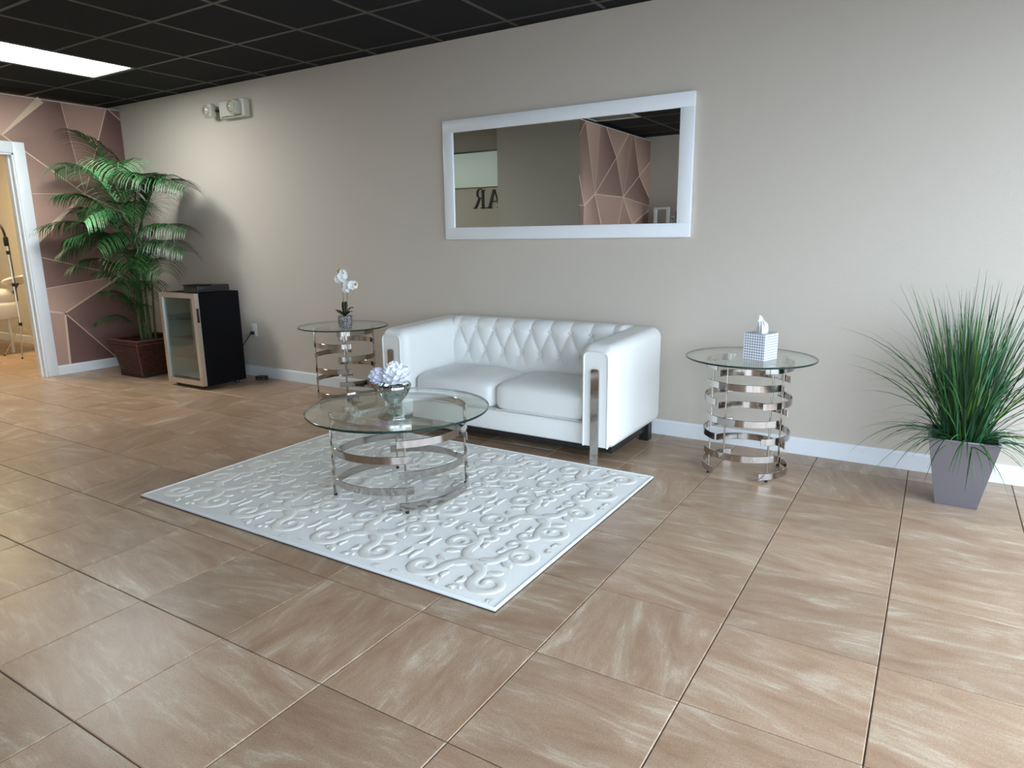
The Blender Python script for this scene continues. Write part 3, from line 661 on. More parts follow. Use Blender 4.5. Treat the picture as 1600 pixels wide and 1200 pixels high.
for z, off in ((ZU, 0), (ZL_, .5)):
    k = -nb-1
    while k <= nb+1:
        x = (k+off)*TA
        if abs(x) < ix-.01: MB().ball((x, yfun(z)-.0035, z), .0095, .006, .0095, 10).build('button', 'leather', ob)
        k += 1
MB().box(-ix-.01, ix+.01, .21, sd-.03, .105, .60).build('back_frame', 'leather', sofa, smooth=False)

# ------------------------------------------------------------------ wall mirror
mr = empty('wall_mirror', (-1.245, 0, 1.648), label='wide rectangular mirror in a flat white frame above the sofa', cat='mirror')
HX, HZ, FW = .903, .408, .083
for x0, x1, z0, z1 in ((-HX, HX, HZ-FW, HZ), (-HX, HX, -HZ, -HZ+FW), (-HX, -HX+FW, -HZ+FW, HZ-FW), (HX-FW, HX, -HZ+FW, HZ-FW)):
    MB().rounded(x0, x1, -.030, -.001, z0, z1, .003, 2).build('frame_rail', 'mirror_frame', mr)
MB().box(-HX+FW-.005, HX-FW+.005, -.020, -.012, -HZ+FW-.005, HZ-FW+.005).build('glass', 'mirror', mr, smooth=False)

# ------------------------------------------------------------------ emergency light
em = empty('emergency_light', (-4.42, 0, 2.365), label='cream emergency light with two lamp heads high on the wall', cat='emergency light')
MB().rounded(-.135, .205, -.062, -.0005, -.075, .072, .012, 3).build('housing', 'beige_plastic', em)
MB().box(-.10, .17, -.064, -.062, -.066, -.060).build('seam', 'black_plastic', em, smooth=False)
MB().ball((-.02, -.064, -.06), .004, n=8).build('indicator', 'black_plastic', em)
for x in (-.235, .10):
    h_ = MB().rounded(x-.055, x+.055, -.115, -.045, -.055, .060, .022, 4).build('lamp_head', 'beige_plastic', em)
    MB().lathe([(.048, 0), (.046, .012), (.03, .022), (.001, .026)], 24).build('lens', 'lens', h_).matrix_local = Matrix.Translation((x, -.115, 0)) @ Matrix.Rotation(R(90), 4, 'X')
    MB().lathe([(.043, 0), (.02, -.02), (.001, -.025)], 20, cap=False).build('reflector', 'chrome', h_).matrix_local = Matrix.Translation((x, -.1155, 0)) @ Matrix.Rotation(R(90), 4, 'X')
MB().tube([(-.20, -.06, -.0), (-.12, -.03, 0)], .012, 8).build('swivel_arm', 'black_plastic', em)

# ------------------------------------------------------------------ beverage cooler, box on top, outlet and cord
CX0, CX1, CY0, CY1, CZ = -4.80, -4.30, -.66, -.23, .822
co = empty('beverage_cooler', ((CX0+CX1)/2, (CY0+CY1)/2, 0), label='black beverage cooler with steel framed glass door beside the palm', cat='cooler')
cw_, cdp = (CX1-CX0)/2, (CY1-CY0)/2
b = MB(); t = .02; y0 = -cdp+.045
b.box(-cw_, -cw_+t, y0, cdp, .03, CZ).box(cw_-t, cw_, y0, cdp, .03, CZ).box(-cw_+t, cw_-t, cdp-t, cdp, .03, CZ).box(-cw_+t, cw_-t, y0, cdp-t, CZ-t, CZ).box(-cw_+t, cw_-t, y0, cdp-t, .03, .09)
b.build('body', 'black', co, smooth=False)
MB().box(-cw_+t+.001, cw_-t-.001, cdp-t-.006, cdp-t-.001, .09, CZ-t).box(-cw_+t+.001, -cw_+t+.004, y0, cdp-t-.006, .09, CZ-t).box(cw_-t-.004, cw_-t-.001, y0, cdp-t-.006, .09, CZ-t).box(-cw_+t+.004, cw_-t-.004, y0, cdp-t-.006, .09, .094).build('liner', 'plastic_white', co, smooth=False)
for z in (.26, .42, .58):
    s_ = MB()
    for k in range(9): x = -cw_+.03+(2*cw_-.06)*k/8; s_.tube([(x, y0+.02, z), (x, cdp-.03, z)], .0025, 6)
    s_.tube([(-cw_+.022, y0+.02, z), (cw_-.022, y0+.02, z)], .003, 6); s_.build('wire_shelf', 'steel', co)
d = MB().box(-cw_, cw_, -cdp, -cdp+.04, .035, .035+.045).box(-cw_, cw_, -cdp, -cdp+.04, CZ-.04, CZ).box(-cw_, -cw_+.038, -cdp, -cdp+.04, .08, CZ-.04).box(cw_-.038, cw_, -cdp, -cdp+.04, .08, CZ-.04)
do = d.build('door', 'steel', co, smooth=False)
MB().box(-cw_+.038, cw_-.038, -cdp+.012, -cdp+.020, .08, CZ-.04).build('glass_pane', 'cooler_glass', do, smooth=False)
MB().rounded(cw_-.0005, cw_+.006, -cdp+.010, -cdp+.030, .58, .70, .003, 2).build('handle_recess', 'black_plastic', do)
for x in (-cw_+.05, cw_-.05):
    for y in (-cdp+.07, cdp-.06): MB().lathe([(.018, .0006), (.02, .006), (.014, .031)], 14, (x, y, 0)).build('foot', 'black_plastic', co)
MB().box(-cw_+.03, cw_-.03, -cdp+.05, -cdp+.06, .012, .03).build('kick_grille', 'black_plastic', co, smooth=False)
bx = empty('network_box', (-4.41, -.46, CZ+.001), label='flat black box lying on top of the beverage cooler', cat='box')
MB().rounded(-.09, .105, -.155, .15, .004, .062, .006, 2).build('case', 'black_plastic', bx); MB().rounded(-.09, .11, -.165, -.02, .062, .068, .002, 2).build('lid', 'black', bx)
for x in (-.07, .08):
    for y in (-.13, .13): MB().lathe([(.008, 0), (.008, .005)], 10, (x, y, 0)).build('foot', 'rubber', bx)
ou = empty('wall_outlet', (-4.425, 0, .437), label='white double wall outlet with black plug beside the cooler', cat='outlet')
MB().rounded(-.038, .038, -.007, -.0003, -.06, .06, .003, 2).build('cover_plate', 'plastic_white', ou)
for z in (-.026, .026): MB().rounded(-.017, .017, -.010, -.006, z-.015, z+.015, .003, 2).build('socket', 'plastic_white', ou)
pg = MB().rounded(-.014, .014, -.042, -.0103, -.042, -.012, .005, 3).build('plug', 'black_plastic', ou)
def bez(p, n=16):
    p = [Vector(q) for q in p]; out = []
    for i in range(n+1):
        t = i/n; a = p
        while len(a) > 1: a = [u*(1-t)+v_*t for u, v_ in zip(a, a[1:])]
        out.append(a[0])
    return out
tag(MB().tube(bez([(-4.425, -.042, .41), (-4.45, -.06, .37), (-4.47, -.10, .30), (-4.47, -.18, .24), (-4.45, -.223, .2)]), .004, 8).build('power_cord', 'cord'), 'black power cord running from the outlet down behind the cooler', 'cord')
cp = []
for k in range(70): g = 2*math.pi*k/22; cp.append((-4.215+.055*math.cos(g), -.13+.05*math.sin(g), .008+.035*(k/70)))
tag(MB().tube(cp, .004, 6).build('coiled_cable', 'cord'), 'small coil of black cable on the floor behind the cooler', 'cable')
lc = empty('wall_plug_cable', (-5.02, 0, .36), label='black cable loop and plug on the wall between palm basket and cooler', cat='cable')
MB().rounded(-.03, .03, -.05, -.0005, -.03, .03, .006, 3).build('plug_block', 'black_plastic', lc)
MB().tube(bez([(0, -.04, .03), (-.02, -.07, .16), (-.18, -.06, .20), (-.26, -.05, .12), (-.26, -.05, -.1)]), .004, 6).build('cable', 'cord', lc)

# ------------------------------------------------------------------ palm in a woven basket
random.seed(7)
PB = Vector((-5.49, -.42, 0))
bk_ = empty('potted_palm', PB, label='tall feathery green palm in a brown woven square basket', cat='potted plant')
mb = MB(); rows = []
def sqr(hw, z, n=10, rc=.03):
    out = []
    for q, (sx, sy) in enumerate(((1, 1), (-1, 1), (-1, -1), (1, -1))):
        for j in range(n+1): g = R(90*q+90*j/n); out.append((sx*(hw-rc)+rc*math.cos(g), sy*(hw-rc)+rc*math.sin(g), z))
    return out+[out[0]]
nz = 100
for k in range(nz+1):
    t = k/nz; z = .03+.30*t; hw = .185+.048*t+.0035*math.sin(2*math.pi*t*19)
    rows.append(sqr(hw, z))
mb.grid(rows); mb.build('basket_body', 'weave', bk_, angle=70)
for k, (hw, z, r_) in enumerate(((.237, .335, .012), (.237, .352, .010), (.232, .318, .007))): MB().tube(sqr(hw, z)[:], r_, 8).build('rim', 'wicker_dark' if k == 0 else 'wicker', bk_)
MB().grid([sqr(.19, .001), sqr(.192, .032)]).grid([sqr(.19, .001), sqr(.05, .001)]).build('basket_foot', 'wicker_dark', bk_, angle=50)
MB().grid([sqr(.222, .30), sqr(.12, .31), sqr(.04, .315, rc=.02)]).build('soil', 'soil', bk_, angle=70)
MB().tube([(.187, -.187, .03), (.237, -.237, .335)], .007, 6).build('stake', 'wicker', bk_)
canes = [(-.03, -.03, .07, -.02, 1.05), (.05, .0, .11, .04, 1.25), (0, .05, -.03, .06, .95), (-.06, .02, -.11, -.02, .8), (.03, -.06, .06, -.10, .75), (.0, .0, -.02, .0, 1.45), (.07, .05, .14, .05, .7)]
for x, y, x2, y2, h_ in canes: MB().tube(bez([(x, y, .29), (x*.8+x2*.2, y*.8+y2*.2, .29+h_*.4), (x2, y2, .29+h_)], 8), [.013-.0008*k for k in range(9)], 8).build('cane', 'cane', bk_)
def frond(p0, tip, lift, nl, ll, pale=False, droop=.36):
    nl = int(nl*.95); ll *= 1.06
    p0 = Vector(p0); tip = Vector(tip); mid = p0.lerp(tip, .5)+Vector((0, 0, lift))
    path = bez([p0, p0.lerp(mid, .75), mid, tip], 40); mb = MB()
    mb.tube(path, [.0055*(1-.85*k/40)+.0006 for k in range(41)], 5)
    for i in range(nl):
        t = .16+.84*i/(nl-1); k = min(39, int(t*40)); p = path[k]; d = (path[k+1]-path[max(0, k-1)]).normalized()
        side = d.cross(Vector((0, 0, 1)))
        side = side.normalized() if side.length > .05 else Vector((0, -1, 0))
        L_ = ll*(.45+.9*math.sin(math.pi*min(1, .12+.80*t)))*random.uniform(.9, 1.08)
        for sg in (-1, 1):
            a = (side*sg*.86+d*(.52+.25*t)+Vector((0, 0, .12))).normalized(); w_ = .0088
            pts = []; q = Vector(p); dirv = a.copy(); n = 5
            up = Vector((0, 0, 1)); wv = a.cross(up); wv = wv.normalized() if wv.length > .01 else d
            for s_ in range(n+1):
                pts.append((q.copy(), w_*(1-(s_/n)**1.8)+.0004, wv.copy()))
                dirv = (dirv+Vector((0, 0, -droop*(.35+.3*s_)*random.uniform(.8, 1.2)))).normalized() if s_ else dirv
                q = q+dirv*L_/n
            mb.grid([[tuple(c-wv_*h_), tuple(c+Vector((0, 0, -.25*h_))), tuple(c+wv_*h_)] for c, h_, wv_ in pts])
    mb.v = [(max(x, -.695), min(y, .395), z) for x, y, z in mb.v]      # leaves bend against the walls
    return mb.build('frond', 'palm_pale' if pale else 'palm', bk_, angle=80)
PF = [  # crown start, tip (offsets from the basket centre), arch, leaflets, leaflet length, pale
    ((.0, 0, 1.45), (-.60, -.12, 2.28), .28, 30, .26, False), ((.0, -.02, 1.42), (-.56, -.34, 1.90), .36, 30, .28, True), ((.02, -.04, 1.45), (.38, -.28, 1.84), .40, 26, .27, True),
    ((.06, .02, 1.35), (.84, .05, 1.70), .36, 32, .30, False), ((.05, -.02, 1.35), (.62, -.16, 1.78), .34, 30, .30, False), ((.08, 0, 1.15), (.84, .02, 1.34), .22, 30, .26, False),
    ((-.02, -.03, 1.2), (-.58, -.20, 1.52), .26, 30, .28, False), ((-.04, -.05, 1.15), (-.58, -.52, 1.38), .24, 30, .25, False), ((-.03, -.02, 1.1), (-.45, -.42, 1.16), .24, 28, .27, False),
    ((.0, -.06, 1.2), (.14, -.50, 1.42), .30, 26, .25, True), ((.08, .0, 1.0), (.80, .0, 1.16), .26, 30, .25, False), ((.06, -.05, 1.0), (.50, -.34, 1.02), .26, 26, .25, False),
    ((.04, -.06, .95), (.36, -.40, .86), .22, 24, .23, False), ((-.05, -.05, .9), (-.34, -.40, 1.04), .18, 24, .24, False), ((.0, .05, 1.3), (.40, .15, 1.84), .24, 26, .26, False), ((-.02, .05, 1.2), (-.44, .12, 1.80), .26, 26, .26, False),
    ((-.02, -.02, 1.25), (-.30, -.45, 1.66), .24, 28, .27, False), ((.04, -.02, 1.25), (.45, -.35, 1.50), .30, 28, .28, False), ((.02, -.04, 1.1), (.28, -.5, 1.20), .26, 26, .25, False), ((.0, -.04, 1.05), (-.16, -.5, 1.28), .22, 26, .25, False), ((.1, .02, .95), (.62, -.12, .98), .2, 26, .24, False),
    ((.10, .03, .8), (.40, -.16, .78), .16, 18, .17, False), ((-.05, -.04, .45), (-.30, -.30, .50), .14, 14, .14, False), ((.08, -.04, .5), (.26, -.22, .70), .1, 16, .13, False), ((.0, -.06, .55), (.12, -.30, .78), .1, 16, .14, False), ((-.04, -.02, .6), (-.2, -.25, .80), .12, 16, .14, False), ((.06, -.02, .7), (.25, -.25, .9), .12, 16, .15, False), ((-.02, -.04, .75), (-.16, -.3, .98), .12, 18, .16, False)]
for a in PF: frond(a[0], a[1], a[2], a[3], a[4], a[5])

# ------------------------------------------------------------------ grass in a pewter planter
random.seed(3)
gp = empty('potted_grass', (1.115, -.40, 0), label='spiky green grass in a tapered pewter square planter, right of the side table', cat='potted plant')
hb, ht, hz, tk = .083, .138, .325, .006
pv = []
for hw, z in ((hb, .0006), (ht, hz), (ht-tk, hz), (hb-.006, .02)): pv += [(-hw, -hw, z), (hw, -hw, z), (hw, hw, z), (-hw, hw, z)]
fs = [(3, 2, 1, 0)]
for k in range(3):
    for j in range(4): fs.append((4*k+j, 4*k+(j+1) % 4, 4*k+4+(j+1) % 4, 4*k+4+j))
MB().add(pv, fs).build('planter', 'pot_metal', gp, smooth=False)
rm = MB()
for a in ((-ht-.002, ht+.002, -ht-.002, -ht+.010), (-ht-.002, ht+.002, ht-.010, ht+.002), (-ht-.002, -ht+.010, -ht+.010, ht-.010), (ht-.010, ht+.002, -ht+.010, ht-.010)): rm.rounded(*a, hz-.004, hz+.004, .003, 2)
rm.build('rim', 'pot_metal', gp)
MB().box(-ht+tk+.006, ht-tk-.006, -ht+tk+.006, ht-tk-.006, hz-.05, hz-.03).build('soil', 'soil', gp, smooth=False)
gm = MB()
for k in range(640):
    a = random.uniform(0, 2*math.pi); rr_ = .085*math.sqrt(random.random()); x, y = rr_*math.cos(a), rr_*math.sin(a); u = random.random()
    if u < .66: L_ = random.uniform(.34, .62)+.26*random.random()**2.2; lean = random.uniform(.0, .30); dr = random.uniform(.0, .16)
    elif u < .84: L_ = random.uniform(.45, .82); lean = random.uniform(.2, .55); dr = random.uniform(.15, .6)
    else: L_ = random.uniform(.25, .5); lean = random.uniform(.6, 1.15); dr = random.uniform(.5, 1.3)
    a2 = a+random.uniform(-.7, .7); d = Vector((math.cos(a2)*math.sin(lean), math.sin(a2)*math.sin(lean), math.cos(lean))); q = Vector((x, y, hz-.035)); n = 9; P = []
    if y+.4*math.sin(a2)*L_ > .36: d.y *= .4; d.normalize()
    wv = d.cross(Vector((0, 0, 1))); wv = (wv.normalized() if wv.length > .01 else Vector((1, 0, 0))); wv = Matrix.Rotation(random.uniform(-.9, .9), 3, d) @ wv; w_ = random.uniform(.0022, .0042)
    for s_ in range(n+1):
        h_ = w_*(1-(s_/n)**2.2)+.0003; P.append([tuple(q-wv*h_), tuple(q+wv*h_)])
        d = (d+Vector((math.cos(a2)*dr*.18, math.sin(a2)*dr*.18, -dr*.30*(.3+s_/n)))).normalized(); q = q+d*L_/n
        q.y = min(q.y, .385)
    gm.grid(P, mi=random.choice((0, 0, 1, 1, 1, 2, 3)))
tag(gm.build('grass_blades', ['grass', 'grass_dark', 'grass_light', 'grass_blue'], gp, angle=80), kind='stuff')

# ------------------------------------------------------------------ orchid on the far side table
TZ = .629
oc = empty('potted_orchid', (-2.655, -.58, TZ), label='white orchid in a speckled grey pot on the far side table', cat='potted plant')
MB().lathe([(.036, .0005), (.044, .004), (.05, .035), (.05, .075), (.052, .085), (.046, .085), (.044, .07), (.001, .07)], 28, cap=False).build('pot', 'speckle', oc)
MB().lathe([(.0445, .074), (.02, .080), (.001, .082)], 20, cap=False).build('soil', 'soil', oc)
for a, L_, up in ((2.9, .115, .02), (2.3, .075, .09), (-.1, .085, .03), (4.4, .07, .04), (1.2, .07, .05)):
    P = []
    for s_ in range(9):
        t = s_/8; x = L_*t; z = .08+up*math.sin(t*2.0)+.01*t; w_ = .021*math.sin(math.pi*(.12+.88*t))+.0005
        c = Vector((math.cos(a)*x, math.sin(a)*x, z)); q = Vector((-math.sin(a), math.cos(a), 0)); P.append([tuple(c+q*w_+Vector((0, 0, .006))), tuple(c), tuple(c-q*w_+Vector((0, 0, .006)))])
    MB().grid(P).build('leaf', 'orchid_leaf', oc, angle=80)
s1 = bez([(.005, 0, .08), (-.008, 0, .22), (-.012, .0, .34), (.0, 0, .40)], 14); s2 = bez([(.012, 0, .08), (.03, 0, .18), (.045, -.01, .30), (.09, -.01, .33)], 14)
for s_ in (s1, s2): MB().tube(s_, .0022, 6).build('stem', 'stem', oc)
for p in ((-.03, -.01, .405), (-.008, -.012, .415), (.135, -.012, .315)): MB().ball(p, .009, .008, .011, 8).build('bud', 'orchid_lip', oc)
def orchid_flower(c, yaw, pitch, s_=1.0):
    mb = MB()
    for k, (ang, L_, w_) in enumerate(((90, .032, .014), (210, .032, .013), (330, .032, .013), (165, .037, .026), (15, .037, .026))):
        g = R(ang); dx, dz = math.cos(g), math.sin(g); P = []
        for i in range(7):
            t = i/6; w2 = w_*math.sin(math.pi*(.10+.84*t))*1.05; bend = -.010*math.sin(t*2.6)+(.003 if k > 2 else 0)
            cx, cz = dx*L_*t, dz*L_*t; P.append([((cx-dz*w2*u)*s_, (-bend-.003*abs(u)-(.002 if k > 2 else 0))*s_, (cz+dx*w2*u)*s_) for u in (-1, -.5, 0, .5, 1)])
        mb.grid(P)
    o = mb.build('flower', 'orchid', oc, angle=80); o.matrix_local = Matrix.Translation(c) @ Matrix.Rotation(yaw, 4, 'Z') @ Matrix.Rotation(pitch, 4, 'X')
    MB().ball((0, -.006*s_, -.006*s_), .007*s_, .008*s_, .009*s_, 8).build('lip', 'orchid_lip' if s_ < .95 else 'orchid', o)
for c, yw, pt_, s_ in (((-.012, -.012, .345), .5, -.1, 1.15), ((-.035, -.006, .330), -.6, .15, .95), ((.012, -.012, .365), .9, .2, 1.0), ((.018, -.006, .395), .4, .5, .8), ((.075, -.018, .300), .5, .1, 1.2), ((.108, -.014, .305), 1.1, 0, 1.05), ((.05, -.02, .275), .1, -.2, 1.0)): orchid_flower(c, yw, pt_, s_)

# ------------------------------------------------------------------ silver bowl with silk peonies on the coffee table
CZT = .451
BC = Vector((-1.31, -1.60, CZT))
bo = empty('silver_bowl', BC, label='small silver glass bowl of white flowers on the coffee table', cat='bowl')
MB().lathe([(.030, .0), (.034, .002), (.036, .006), (.052, .022), (.070, .045), (.082, .070), (.086, .088), (.083, .098), (.079, .100), (.080, .090), (.076, .070), (.06, .04), (.03, .015), (.001, .012)], 40, cap=False).build('bowl', 'silver_bowl', bo, angle=60)
MB().lathe([(.0845, .078), (.0885, .082), (.0885, .093), (.084, .098)], 40, cap=False).build('rim_band', 'chrome', bo)
def peony(c, r_, m_, label, seed):
    random.seed(seed); root = empty('peony', c, label=label, cat='flower')
    npet = 58
    for k in range(npet):                                   # petals laid over a ball, each a cupped ruffled tongue
        zf = 1-1.62*(k+.5)/npet; a = k*2.39996; q = math.sqrt(max(0, 1-zf*zf)); nrm = Vector((q*math.cos(a), q*math.sin(a), zf))
        tan = Vector((-math.sin(a), math.cos(a), 0)); upv = nrm.cross(tan)*-1 if False else tan.cross(nrm)*-1
        if upv.z < 0: upv = -upv
        upv = (upv+Vector((random.uniform(-.5, .5), random.uniform(-.5, .5), random.uniform(-.2, .2)))).normalized(); upv = (upv-nrm*upv.dot(nrm)).normalized(); sd_ = nrm.cross(upv)
        L_ = r_*random.uniform(.52, .74); w_ = r_*random.uniform(.30, .42); P = []
        for i in range(6):
            t = i/5; row = []
            for u in (-1, -.5, 0, .5, 1):
                ww = w_*math.sin(math.pi*(.18+.66*t))
                lift = .58+.34*t+.16*t*t+.05*random.uniform(-1, 1)*(t > .6)-.10*(1-abs(u))*(t > .1)+.05*abs(u)
                p = nrm*(r_*lift)+upv*(L_*(t-.42))+sd_*(ww*u)+upv*(random.uniform(-.05, .05)*r_*(t > .9))
                row.append(tuple(p))
            P.append(row)
        MB().grid(P).build('petal', m_, root, angle=80)
    MB().ball((0, 0, 0), .56*r_, .56*r_, .56*r_, 12).build('flower_heart', m_, root)
    return root
peony(BC+Vector((.026, -.010, .138)), .064, 'petal', 'large bright white silk peony facing the camera in the silver bowl', 5)
peony(BC+Vector((-.056, -.040, .128)), .046, 'petal_lilac', 'smaller lilac-white silk peony at the left rim of the silver bowl', 6)
peony(BC+Vector((-.046, .058, .132)), .048, 'petal_lilac', 'white silk peony at the back of the silver bowl', 8)

# ------------------------------------------------------------------ tissue box
tb = empty('tissue_box', (.205, -.52, TZ), R(-20), label='dotted silver cube tissue box on the side table next to the grass', cat='tissue box')
h_ = .059
b = MB().box(-h_, h_, -h_, h_, .0006, .135); b.build('box', 'dotted', tb, smooth=False)
MB().lathe([(.036, .1351), (.036, .1363), (.028, .1363), (.028, .1351)], 24, cap=False).build('opening_rim', 'plastic_white', tb)
def sheet(x0, x1, y, z1, z2, bend, nm):
    P = []
    for i in range(9):
        t = i/8; row = []
        for j in range(9):
            u = j/8; w_ = (1-.35*t*t); top = z1+(z2-z1)*u; x = (x0+x1)/2+(x1-x0)*(u-.5)*w_; row.append((x, y+bend*math.sin(u*3.4+t*2)*(.3+t)+.006*math.sin(u*9), .130+(top-.130)*t))
        P.append(row)
    MB().grid(P).build(nm, 'tissue', tb, angle=60)
sheet(-.038, .004, .004, .205, .186, .014, 'tissue'); sheet(-.006, .038, -.010, .228, .168, -.014, 'tissue'); sheet(-.024, .030, -.002, .186, .204, .018, 'tissue')

# ------------------------------------------------------------------ treatment room seen through the doorway
bed = empty('treatment_table', (-8.25, -.755, 0), label='white covered treatment table with face cradle in the room beyond the doorway', cat='treatment table')
def pos(x, y): return x+8.25, y+.95
MB().rounded(-.95, .20, -.36, .36, .58, .74, .07, 5).build('mattress', 'linen', bed, angle=60)
MB().rounded(-.97, .215, -.375, .375, .40, .60, .05, 4).build('cover_drape', 'linen', bed, angle=60)
MB().lathe([(.01, -.02), (.13, -.02), (.15, 0), (.14, .02), (.02, .028)], 28, (0, 0, 0)).build('face_cradle', 'linen', bed).matrix_local = Matrix.Translation((.30, .36, .84)) @ Matrix.Rotation(R(-12), 4, 'Y') @ Matrix.Scale(1.6, 4, (1, 0, 0))
MB().tube([(.15, .33, .66), (.26, .36, .80)], .012, 8).build('cradle_bracket', 'alum', bed)
for x in (-.85, .08):
    for y in (-.28, .28): MB().tube([(x, y, .0006), (x, y, .46)], .018, 8).build('leg', 'plastic_white', bed)
lp = empty('tripod_lamp', (-7.78, -.52, 0), label='slim tripod gooseneck lamp beside the treatment table', cat='lamp')
MB().tube([(0, 0, .30), (-.02, .0, 1.28)], .008, 8).build('pole', 'steel', lp)
MB().tube([(.03, 0, .62), (-.02, .02, 1.30)], .005, 8).build('cable', 'cord', lp)
for k in range(3):
    g = R(90+120*k); l = MB().tube([(0, 0, .36), (.24*math.cos(g), .24*math.sin(g), .012)], .007, 8).build('leg', 'steel', lp)
    MB().ball((.24*math.cos(g), .24*math.sin(g), .0115), .011, n=8).build('foot', 'rubber', l)
    MB().tube([(0, 0, .16), (.14*math.cos(g), .14*math.sin(g), .16)], .004, 6).build('brace', 'steel', l)
for z in (.36, .80, 1.15): MB().lathe([(.014, -.02), (.018, -.015), (.018, .015), (.014, .02)], 12, (-.02*(z-.3), 0, z)).build('clamp', 'black_plastic', lp)
MB().tube(bez([(-.02, 0, 1.28), (-.02, .0, 1.50), (-.20, -.03, 1.52), (-.34, -.05, 1.40)], 14), .013, 8).build('gooseneck', 'black_plastic', lp)
MB().lathe([(.02, -.05), (.024, -.04), (.024, .04), (.018, .05)], 14, (-.02, 0, 1.27)).build('socket', 'black_plastic', lp)
MB().lathe([(.03, .06), (.06, 0), (.055, 0), (.025, .055)], 18, (-.34, -.05, 1.33)).build('lamp_shade', 'black_plastic', lp)
tw = empty('foot_stool', (-7.86, -.84, 0), label='low white stool base on the floor by the tripod lamp', cat='stool')
MB().rounded(-.12, .06, -.08, .08, .02, .06, .015, 3).build('base', 'linen', tw); 
for x, y in ((-.10, -.05), (.04, -.05), (-.10, .05), (.04, .05)): MB().lathe([(.012, .0006), (.012, .022)], 10, (x, y, 0)).build('foot', 'rubber', tw)
troffer(GX-8*GP, GY-GP, GP, 2*GP, 'warm_panel', 'warm lit ceiling panel above the treatment table', 'ceiling_light')

# ------------------------------------------------------------------ what the mirror shows: sign wall, display by the front wall
sg_ = empty('frosted_panel', (-4.62, -3.42, 2.10), label='pale green glass panel with dark top rail above the black letters', cat='panel')
MB().rounded(-.85, 1.0, .0005, .03, -.21, .20, .006, 2).build('panel', 'frosted', sg_); MB().box(-.86, 1.01, .0005, .045, .20, .215).build('top_rail', 'black_plastic', sg_, smooth=False); MB().box(-.86, 1.01, .0005, .04, -.222, -.21).build('bottom_rail', 'steel', sg_, smooth=False)
lm = MB()
def stroke(x0, z0, x1, z1, w_): lm.add([(x0-w_/2, 0, z0), (x0+w_/2, 0, z0), (x1+w_/2, 0, z1), (x1-w_/2, 0, z1), (x0-w_/2, .016, z0), (x0+w_/2, .016, z0), (x1+w_/2, .016, z1), (x1-w_/2, .016, z1)], [(0,1,2,3),(7,6,5,4),(0,4,5,1),(1,5,6,2),(2,6,7,3),(3,7,4,0)])
def serif(x, z, w_): lm.box(x-w_/2, x+w_/2, 0, .016, z, z+.012)
HL = .225   # letters laid out left to right as read facing the wall
stroke(.02, 0, .105, HL, .016); stroke(.20, 0, .115, HL, .036); lm.box(.05, .17, 0, .016, .075, .089); serif(.022, 0, .07); serif(.20, 0, .085)
ox = .275
lm.box(ox+.02, ox+.056, 0, .016, 0, HL); serif(ox+.038, 0, .085); serif(ox+.03, HL-.012, .06)
bw = []
for k in range(15):
    g = R(90-180*k/14); bw.append((ox+.09+.062*math.cos(g), .184+.060*math.sin(g), ox+.09+.034*math.cos(g), .184+.049*math.sin(g)))
lm.box(ox+.05, ox+.092, 0, .016, .233, .244).box(ox+.05, ox+.092, 0, .016, .124, .135)
for p, q in zip(bw, bw[1:]): lm.add([(p[0], 0, p[1]), (q[0], 0, q[1]), (q[2], 0, q[3]), (p[2], 0, p[3]), (p[0], .016, p[1]), (q[0], .016, q[1]), (q[2], .016, q[3]), (p[2], .016, p[3])], [(0,1,2,3),(7,6,5,4),(0,4,5,1),(2,6,7,3)])
stroke(ox+.175, 0, ox+.095, .13, .036); serif(ox+.185, 0, .05)
sgn = lm.build('wall_letters', 'letters', smooth=False)
sgn.matrix_world = Matrix.Translation((-3.845, -3.404, 1.615)) @ Matrix.Scale(.86, 4, (1, 0, 0)) @ Matrix.Rotation(R(180), 4, 'Z')
tag(sgn, 'black serif letters AR on the wall seen in the mirror', 'sign')
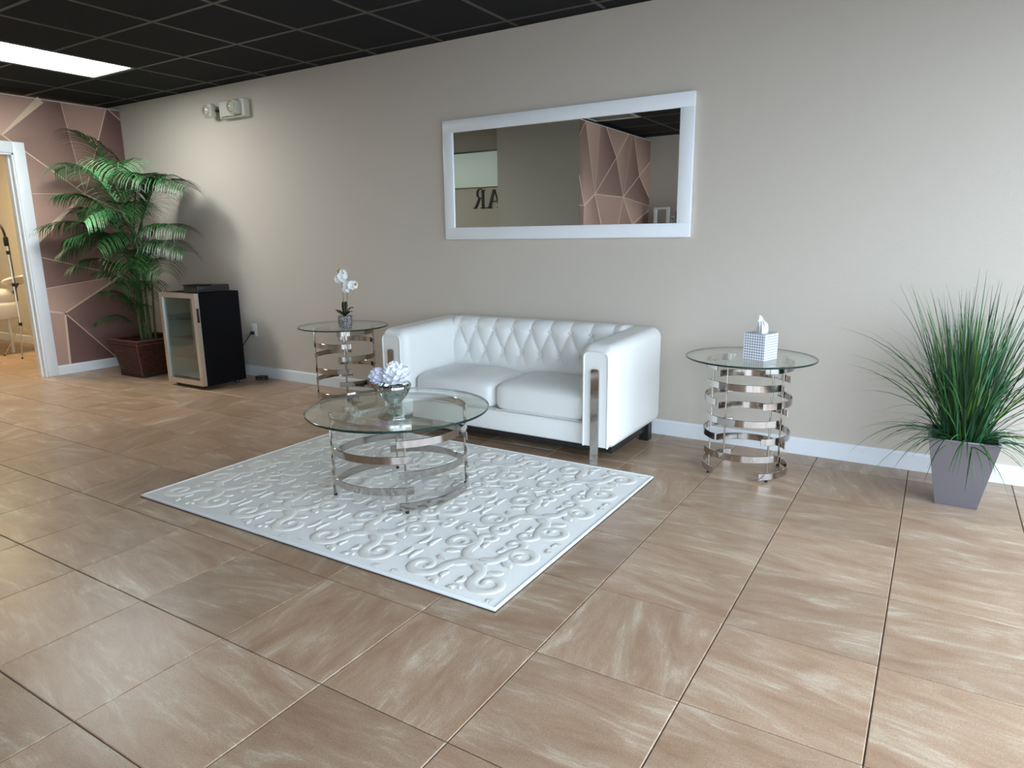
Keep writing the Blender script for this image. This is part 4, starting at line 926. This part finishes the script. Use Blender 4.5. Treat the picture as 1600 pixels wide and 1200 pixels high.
cab = empty('display_cabinet', (-2.10, -5.20, 0), label='tall white display cabinet against the front wall, seen in the mirror', cat='cabinet')
MB().rounded(-.45, .45, -.19, .19, .05, 1.34, .006, 2).build('body', 'sheen_white', cab); MB().rounded(-.47, .47, -.20, .21, 1.34, 1.37, .004, 2).build('top', 'sheen_white', cab); MB().box(-.42, .42, -.16, .16, .0006, .05).build('plinth', 'black_plastic', cab, smooth=False)
for x0, x1 in ((-.44, -.005), (.005, .44)):
    dr_ = MB().rounded(x0, x1, .1905, .21, .07, 1.32, .004, 2).build('door', 'sheen_white', cab); MB().tube([((x1-.04) if x0 < 0 else x0+.04, .222, .66), ((x1-.04) if x0 < 0 else x0+.04, .222, .82)], .006, 8).build('handle', 'steel', dr_)
fr = empty('picture_stand', (-2.34, -5.10, 1.3705), R(6), label='small white open frame standing on the display cabinet', cat='frame')
for a in ((-.11, -.075, .0006, .25), (.075, .11, .0006, .25), (-.075, .075, .225, .25), (-.075, .075, .0006, .025)): MB().box(a[0], a[1], -.02, .02, a[2], a[3]).build('frame_bar', 'sheen_white', fr, smooth=False)
for k, (x, y, hh, cc) in enumerate(((-2.10, -5.08, .30, 'brown_glass'), (-2.06, -5.2, .36, 'steel'), (-2.20, -5.14, .13, 'mint'))):
    lab = ('dark slim bottle beside the white frame on the display cabinet', 'tall grey bottle at the back of the display cabinet', 'short pale green jar on the display cabinet')[k]
    o = empty('cosmetic_bottle', (x, y, 1.3705), label=lab, cat='bottle'); MB().lathe([(.034, .0005), (.038, .006), (.038, hh*.62), (.016, hh*.78), (.016, hh*.86)], 18).build('body', cc, o); MB().lathe([(.019, hh*.86), (.019, hh), (.015, hh+.004)], 16).build('cap', 'sheen_white', o)
bd = empty('white_board', (-1.72, -5.25, 1.3705), label='upright white board leaning at the end of the display cabinet', cat='board')
MB().rounded(-.10, .10, -.015, .015, .0006, .50, .004, 2).build('board', 'sheen_white', bd); MB().box(-.06, .06, -.05, .015, .0006, .012).build('stand', 'sheen_white', bd, smooth=False)
